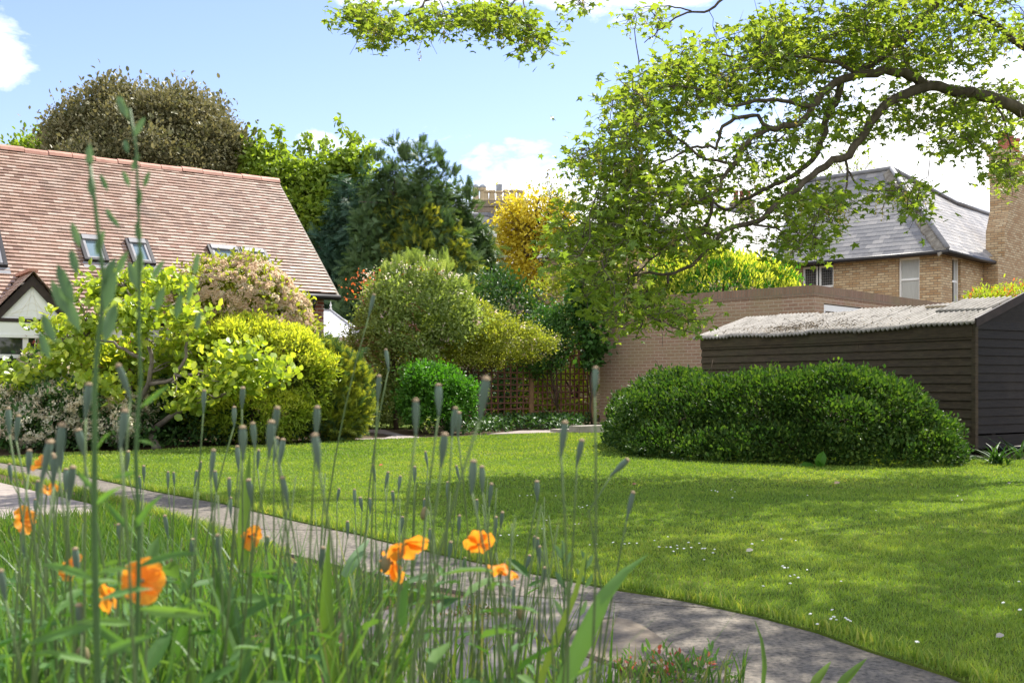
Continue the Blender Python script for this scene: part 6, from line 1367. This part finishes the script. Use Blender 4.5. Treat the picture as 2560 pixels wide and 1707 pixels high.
flower(985, 1402, 1.33, .028, (-.55, -.6, -.5), 'orange poppy, lower left one of the overlapping pair at centre', 1000, .9, 3)
flower(1197, 1362, 1.4, .0235, (-.1, .75, .5), 'crumpled orange poppy seen from behind with a pale stem across it', 1190, .75)
flower(1262, 1405, 1.3, .027, (-.25, -.3, -.9), 'drooping orange poppy hanging like a skirt, rightmost flower', 1245, 1.0, hook=(1252, 1388), cup=.35)
flower(112, 1165, 1.35, .017, (-.4, -.5, .7), 'small red orange poppy among dark seed heads at the left, upper one', 118, 1.2, 3)
flower(118, 1226, 1.4, .014, (.4, -.6, .5), 'small red orange poppy bits below the upper small red one', 122, 1.25, 3)
def bud(px, py, D, ln, wd, ax, label, hook, foot):
    c = at(px, py, D); base = np.array(((foot-1280)/F*D, D, bedz((foot-1280)/F*D, D))); t = thing('poppy_bud', label, 'flower bud', tuple(base)); ax = unit(ax)
    p = [base, base+(at(*hook[0], D)-base)*.6]+[at(*h, D) for h in hook]+[c-ax*ln*.5]; m = MB(); m.tube(resample(p, 20), np.linspace(.0021, .0013, 20), 6); m.build('stem', M['stem'], t, smooth=True, uv=False)
    m = MB(); m.lathe([(wd*.15, -ln*.5), (wd*.75, -ln*.3), (wd, 0), (wd*.8, ln*.28), (wd*.3, ln*.47), (.0, ln*.5)], c, 12, ax); m.build('bud', M['hairy'], t, smooth=True, uv=False)
bud(964, 1408, 1.3, .024, .0068, (-.1, 0, -1), 'plump nodding poppy bud in front of the lower left flower of the centre pair', [(950, 1370), (958, 1380)], 945)
bud(1061, 1282, 1.55, .022, .0058, (-.3, 0, -1), 'nodding hairy bud on a hooked stem above the centre flower pair', [(1038, 1215), (1052, 1187), (1075, 1195), (1078, 1240)], 1010)
bud(206, 1640, 1.15, .026, .008, (0, 0, 1), 'brown hairy upright bud low at the left', [(206, 1690), (206, 1665)], 208)
bud(1302, 1530, 1.5, .024, .006, (.1, 0, -1), 'green nodding bud in front of the paving slab', [(1296, 1480), (1300, 1500)], 1290)
bud(424, 1405, 1.6, .022, .006, (0, 0, -1), 'small nodding bud right of the largest orange flower', [(432, 1370), (428, 1385)], 440)
# tall green weeds with long buds
def tall_weed(label, path, D, r0, buds, lvs):
    p = [at(x, y, D) for x, y in path]; base = np.array((p[-1][0], D, bedz(p[-1][0], D))); t = thing('tall_weed', label, 'weed', tuple(base)); pts = p[:-1][::-1]
    m = MB(); m.tube(resample([base]+pts, 30), np.linspace(r0, r0*.3, 30), 8); m.build('stem', M['weed'], t, smooth=True, uv=False)
    P = []; DD = []; S = []
    for x, y, dx, dy, L in buds: P.append(at(x, y, D)); DD.append((dx, r.normal()*.15, -dy)); S.append(L*D/F)
    leaves('buds', M['weed_bud'], t, np.array(P), np.array(DD), np.tile((.2, -1, .2), (len(P), 1)), np.array(S), 'lance', r.uniform(size=len(P)), True)
    P = []; DD = []; S = []
    for x, y, dx, dy, L in lvs: P.append(at(x, y, D)); DD.append((dx, r.normal()*.5, -dy)); S.append(L*.72*D/F)
    leaves('leaves', M['weed_leaf'], t, np.array(P), np.array(DD), rdir(len(P), r)*.5+(0, -.8, .6), np.array(S), 'strap', r.uniform(size=len(P)), True)
K = 1.0884
tall_weed('tall green weed, the highest stem, with pale buds reaching above the clay roof', [(298*K, 250*K), (312*K, 330*K), (318*K, 480*K), (322*K, 600*K), (318*K, 760*K), (325*K, 900*K), (310*K, 1000*K), (320*K, 1250*K), (312*K, 1560*K), (312*K, 1750*K)], .92, .0036,
          [(312, 290, -.3, -1, 60), (322, 300, -.5, -1, 70), (335, 345, .5, -1, 60), (320, 385, -.35, -1, 48), (330, 430, .35, -1, 50), (360, 470, .4, -1, 46), (325, 470, -.4, -1, 50), (345, 525, .1, -1, 55), (350, 610, -.1, -1, 60), (345, 700, .1, -1, 80), (348, 730, -.4, -1, 90), (380, 700, .6, -1, 60), (390, 780, .3, -1, 70), (485, 690, .2, -1, 60), (470, 760, .2, -1, 60), (490, 830, .1, -1, 60), (440, 800, .2, -1, 70), (270, 480, -.4, -1, 50), (285, 560, -.5, -.9, 50), (300, 570, -.6, -.7, 50)],
          [(350, 1020, .8, -.7, 130), (330, 1330, .7, -.9, 180), (330, 1330, -.7, -.7, 150), (345, 1180, -.9, .2, 110), (335, 1420, .9, -.3, 230), (335, 1420, -.9, .1, 170), (338, 1520, .9, .1, 260), (338, 1560, -.9, -.2, 200), (345, 1100, .8, .1, 90), (340, 1620, .6, -.6, 260), (340, 1640, -.7, -.5, 240)])
tall_weed('thick green weed stem with dark pods left of the highest stem', [(205*K, 372*K), (216*K, 450*K), (226*K, 540*K), (238*K, 640*K), (232*K, 740*K), (216*K, 860*K), (218*K, 1000*K), (216*K, 1200*K), (225*K, 1560*K), (225*K, 1760*K)], .86, .0052,
          [(225, 425, -.05, -1, 70), (232, 500, -.1, -1, 70), (200, 620, -.3, -1, 70), (195, 690, -.35, -1, 80), (185, 760, -.4, -1, 110), (200, 830, -.4, -1, 110), (255, 720, .3, -1, 90), (262, 780, .25, -1, 110), (262, 860, .1, -1, 120), (140, 860, -.5, -1, 90), (125, 900, -.4, -1, 80), (170, 790, -.4, -1, 100), (290, 690, .5, -1, 70), (240, 640, .3, -1, 70)],
          [(240, 1230, -.7, -.6, 130), (240, 1260, .8, -.5, 160), (240, 1450, -.9, -.3, 220), (245, 1500, .9, -.2, 200), (240, 1560, -.8, .1, 240), (240, 1130, .6, -.8, 110), (240, 1640, .9, -.4, 230), (240, 1660, -.9, -.4, 230)])
tall_weed('podded green weed stem in front of the concrete path, right of the flowers', [(1405, 1350), (1412, 1480), (1408, 1600), (1400, 1780)], 1.6, .0032, [(1408, 1400, -.5, -1, 46), (1408, 1420, .5, -1, 46), (1410, 1470, -.5, -1, 50), (1410, 1490, .5, -1, 50), (1408, 1540, -.5, -1, 50), (1408, 1390, 0, -1, 40)], [(1402, 1690, .7, -.6, 110), (1402, 1680, -.8, -.5, 100)])
tall_weed('podded green weed stem, right one of the pair before the path', [(1468, 1380), (1462, 1440), (1445, 1560), (1425, 1780)], 1.65, .0030, [(1468, 1410, -.4, -1, 40), (1466, 1420, .5, -1, 40), (1462, 1460, -.5, -1, 46), (1462, 1470, .5, -1, 46), (1450, 1540, .4, -1, 46)], [(1430, 1690, .8, -.4, 100), (1430, 1680, -.7, -.6, 90)])
# long blades and broad leaves filling the bed
def arch_blades(name, label, n, xr, yr, top, wid, mat, lean=1.0):
    V = []; Fc = []; var = []
    for k in range(n):
        D = r.uniform(*yr); px = r.uniform(*xr); x = (px-1280)/F*D; z0 = bedz(x, D) if D < 2.3 else 0; pt = r.uniform(*top)
        hz = max(.12, H-(pt-HY)/F*D-z0); a = r.uniform(0, 6.283); ho = hz*r.uniform(.15, .75)*lean; s_ = np.array((-math.sin(a), math.cos(a), 0))*wid*r.uniform(.5, 1.2)*.5; c = r.uniform()
        dr = r.uniform(-.25, .35); i0 = len(V)
        for i in range(8):
            u = i/7; p = np.array((x+math.cos(a)*ho*u**1.7, D+math.sin(a)*ho*.6*u**1.7, z0+hz*(u*(1+dr)-dr*u**3 if dr > 0 else u))); ww = math.sin(math.pi*min(1, .25+u*.75))**.8*(1-u**4)+.03
            V += [p-s_*ww, p+s_*ww]
        Fc += [(i0+2*i, i0+2*i+1, i0+2*i+3, i0+2*i+2) for i in range(7)]; var += [c]*16
    o = put(name, raw_mesh(name, np.array(V), [i for q in Fc for i in q], [4]*len(Fc), True, var), M[mat]); return tag(o, label, 'grass', kind='stuff')
arch_blades('long_grass', 'long arching grass blades filling the lower left of the flower bed', 620, (-150, 900), (1.0, 2.6), (1300, 1640), .011, 'bluegrass')
arch_blades('long_grass', 'long grass blades at the front of the bed before the paving slabs', 130, (820, 1560), (1.3, 3.2), (1480, 1690), .009, 'longgrass')
arch_blades('long_grass', 'bright fresh green blades among the poppies at the lower left', 260, (-150, 1000), (1.1, 2.4), (1280, 1620), .009, 'weed_leaf', .8)
arch_blades('long_grass', 'fine grass stalks rising among the poppies', 240, (-150, 1350), (1.2, 3.0), (1200, 1560), .0045, 'longgrass', .5)
n = 520; D_ = r.uniform(1.05, 2.9, n); px_ = np.where(r.uniform(size=n) < .78, r.uniform(-150, 800, n), r.uniform(800, 1350, n)); py_ = r.uniform(1430, 1780, n)
P = np.stack([at(a, b, c) for a, b, c in zip(px_, py_, D_)]); k = P[:, 2] > .06
tag(leaves('broad_leaves', mat_leaf('bed_leaf', [(.03, .085, .02), (.055, .125, .028), (.09, .16, .045)], .4, (1.15, 1.15, .5), .6, .2), None, P[k], (rdir(n, r)*(1, 1, .4)+(0, 0, .25))[k], (rdir(n, r)*.5+(0, 0, 1))[k], r.uniform(.03, .08, n)[k], 'lance', r.uniform(size=n)[k], True), 'broad green leaves low among the poppies at the lower left', 'leaves', kind='stuff')
def big_blade(label, pts, D, wid, mat='longgrass', v=.5, nm='broad_blade'):
    P = resample([at(x, y, D+i*.02) for i, (x, y) in enumerate(pts)], 12); V = []; Fc = []
    d = unit(P[-1]-P[0]); s_ = unit(np.cross(d, (0, 1, 0)))*wid*.5
    for i, p in enumerate(P):
        u = i/11; ww = (min(1, .55+u*1.2))*(1-u**2.2)+.02; V += [p-s_*ww, p+(0, -.25*wid*ww, 0), p+s_*ww]
    for i in range(11): Fc += [(3*i, 3*i+1, 3*i+4, 3*i+3), (3*i+1, 3*i+2, 3*i+5, 3*i+4)]
    o = put(nm, raw_mesh(nm, np.array(V), [i for q in Fc for i in q], [4]*len(Fc), True, np.full(len(V), v)), M[mat]); return tag(o, label, 'leaf blade')
big_blade('broad green leaf blade sweeping up to the right in front of the paving slabs', [(1385, 1760), (1440, 1640), (1510, 1490), (1560, 1430), (1620, 1385)], 1.25, .027, 'weed_leaf', .6)
big_blade('narrow pale blade leaning left beside the broad sweeping blade', [(1330, 1760), (1380, 1620), (1440, 1480), (1480, 1330)], 1.4, .012, v=.7)
big_blade('bright upright blade over the lawn left of centre', [(608, 1420), (610, 1300), (618, 1200), (625, 1125)], 1.6, .022, v=.55)
big_blade('broad dark blade in the lower left of the bed', [(640, 1760), (600, 1640), (560, 1520), (530, 1400)], 1.2, .030, v=.2)
big_blade('broad bright blade right of the broad dark blade', [(840, 1760), (820, 1640), (815, 1500), (822, 1330)], 1.5, .026, v=.5)
big_blade('left one of two short blades rising at the bottom right edge of the path', [(2020, 1740), (2040, 1700), (2062, 1672), (2078, 1652)], 2.0, .022, v=.6)
big_blade('right one of two short blades rising at the bottom right edge of the path', [(2080, 1740), (2110, 1700), (2140, 1670), (2168, 1644)], 2.0, .022, v=.45)
big_blade('thin curved stalk over the concrete path at the bottom', [(1905, 1740), (1912, 1660), (1905, 1600), (1885, 1545)], 1.9, .010, v=.4)
big_blade('silvery leaf blade catching light left of the centre flowers', [(860, 1440), (885, 1400), (905, 1370), (925, 1345)], 1.7, .022, 'weed_bud', .9)
# low tuft with small reddish leaves and pink flowers at the corner of the tan slab
t = thing('stonecrop_plant', 'low reddish plant with tiny pink flowers at the corner of the tan slab', 'plant', tuple(gp(1690, 1690)))
B = [(*(gp(x, y)[:2]), .02, .13, .07, .05) for x, y in ((1680, 1690), (1745, 1700), (1630, 1705))]
foliage('leaves', M['lf_acer'], t, B, 14, 6, .02, .02, 'oval', r, lo=.6, zmin=.0); foliage('green_leaves', M['weed_leaf'], t, B, 45, 7, .03, .035, 'lance', r, lo=.5, up=.8, zmin=.0); foliage('blossom', M['fl_pink'], t, B, 12, 3, .02, .012, 'petalbit', r, lo=1.0, hi=1.15, top=.5, zmin=.0)
t = thing('moss_patch', 'orange and green moss patch growing on the grey slab', 'moss', tuple(gp(1210, 1560))); B = [(*(gp(x, y)[:2]), .052, .16, .05, .012) for x, y in ((1200, 1568),)]
foliage('moss', mat_leaf('orange_moss', [(.16, .09, .05), (.2, .14, .05), (.09, .13, .035)], .2, gain=1.0), t, B, 40, 9, .02, .016, 'oval', r, lo=.4, zmin=.045)
arch_blades('corner_grass', 'short green grass and weeds in front of the slabs at the bottom', 300, (1300, 1860), (2.9, 3.5), (1655, 1720), .008, 'longgrass')
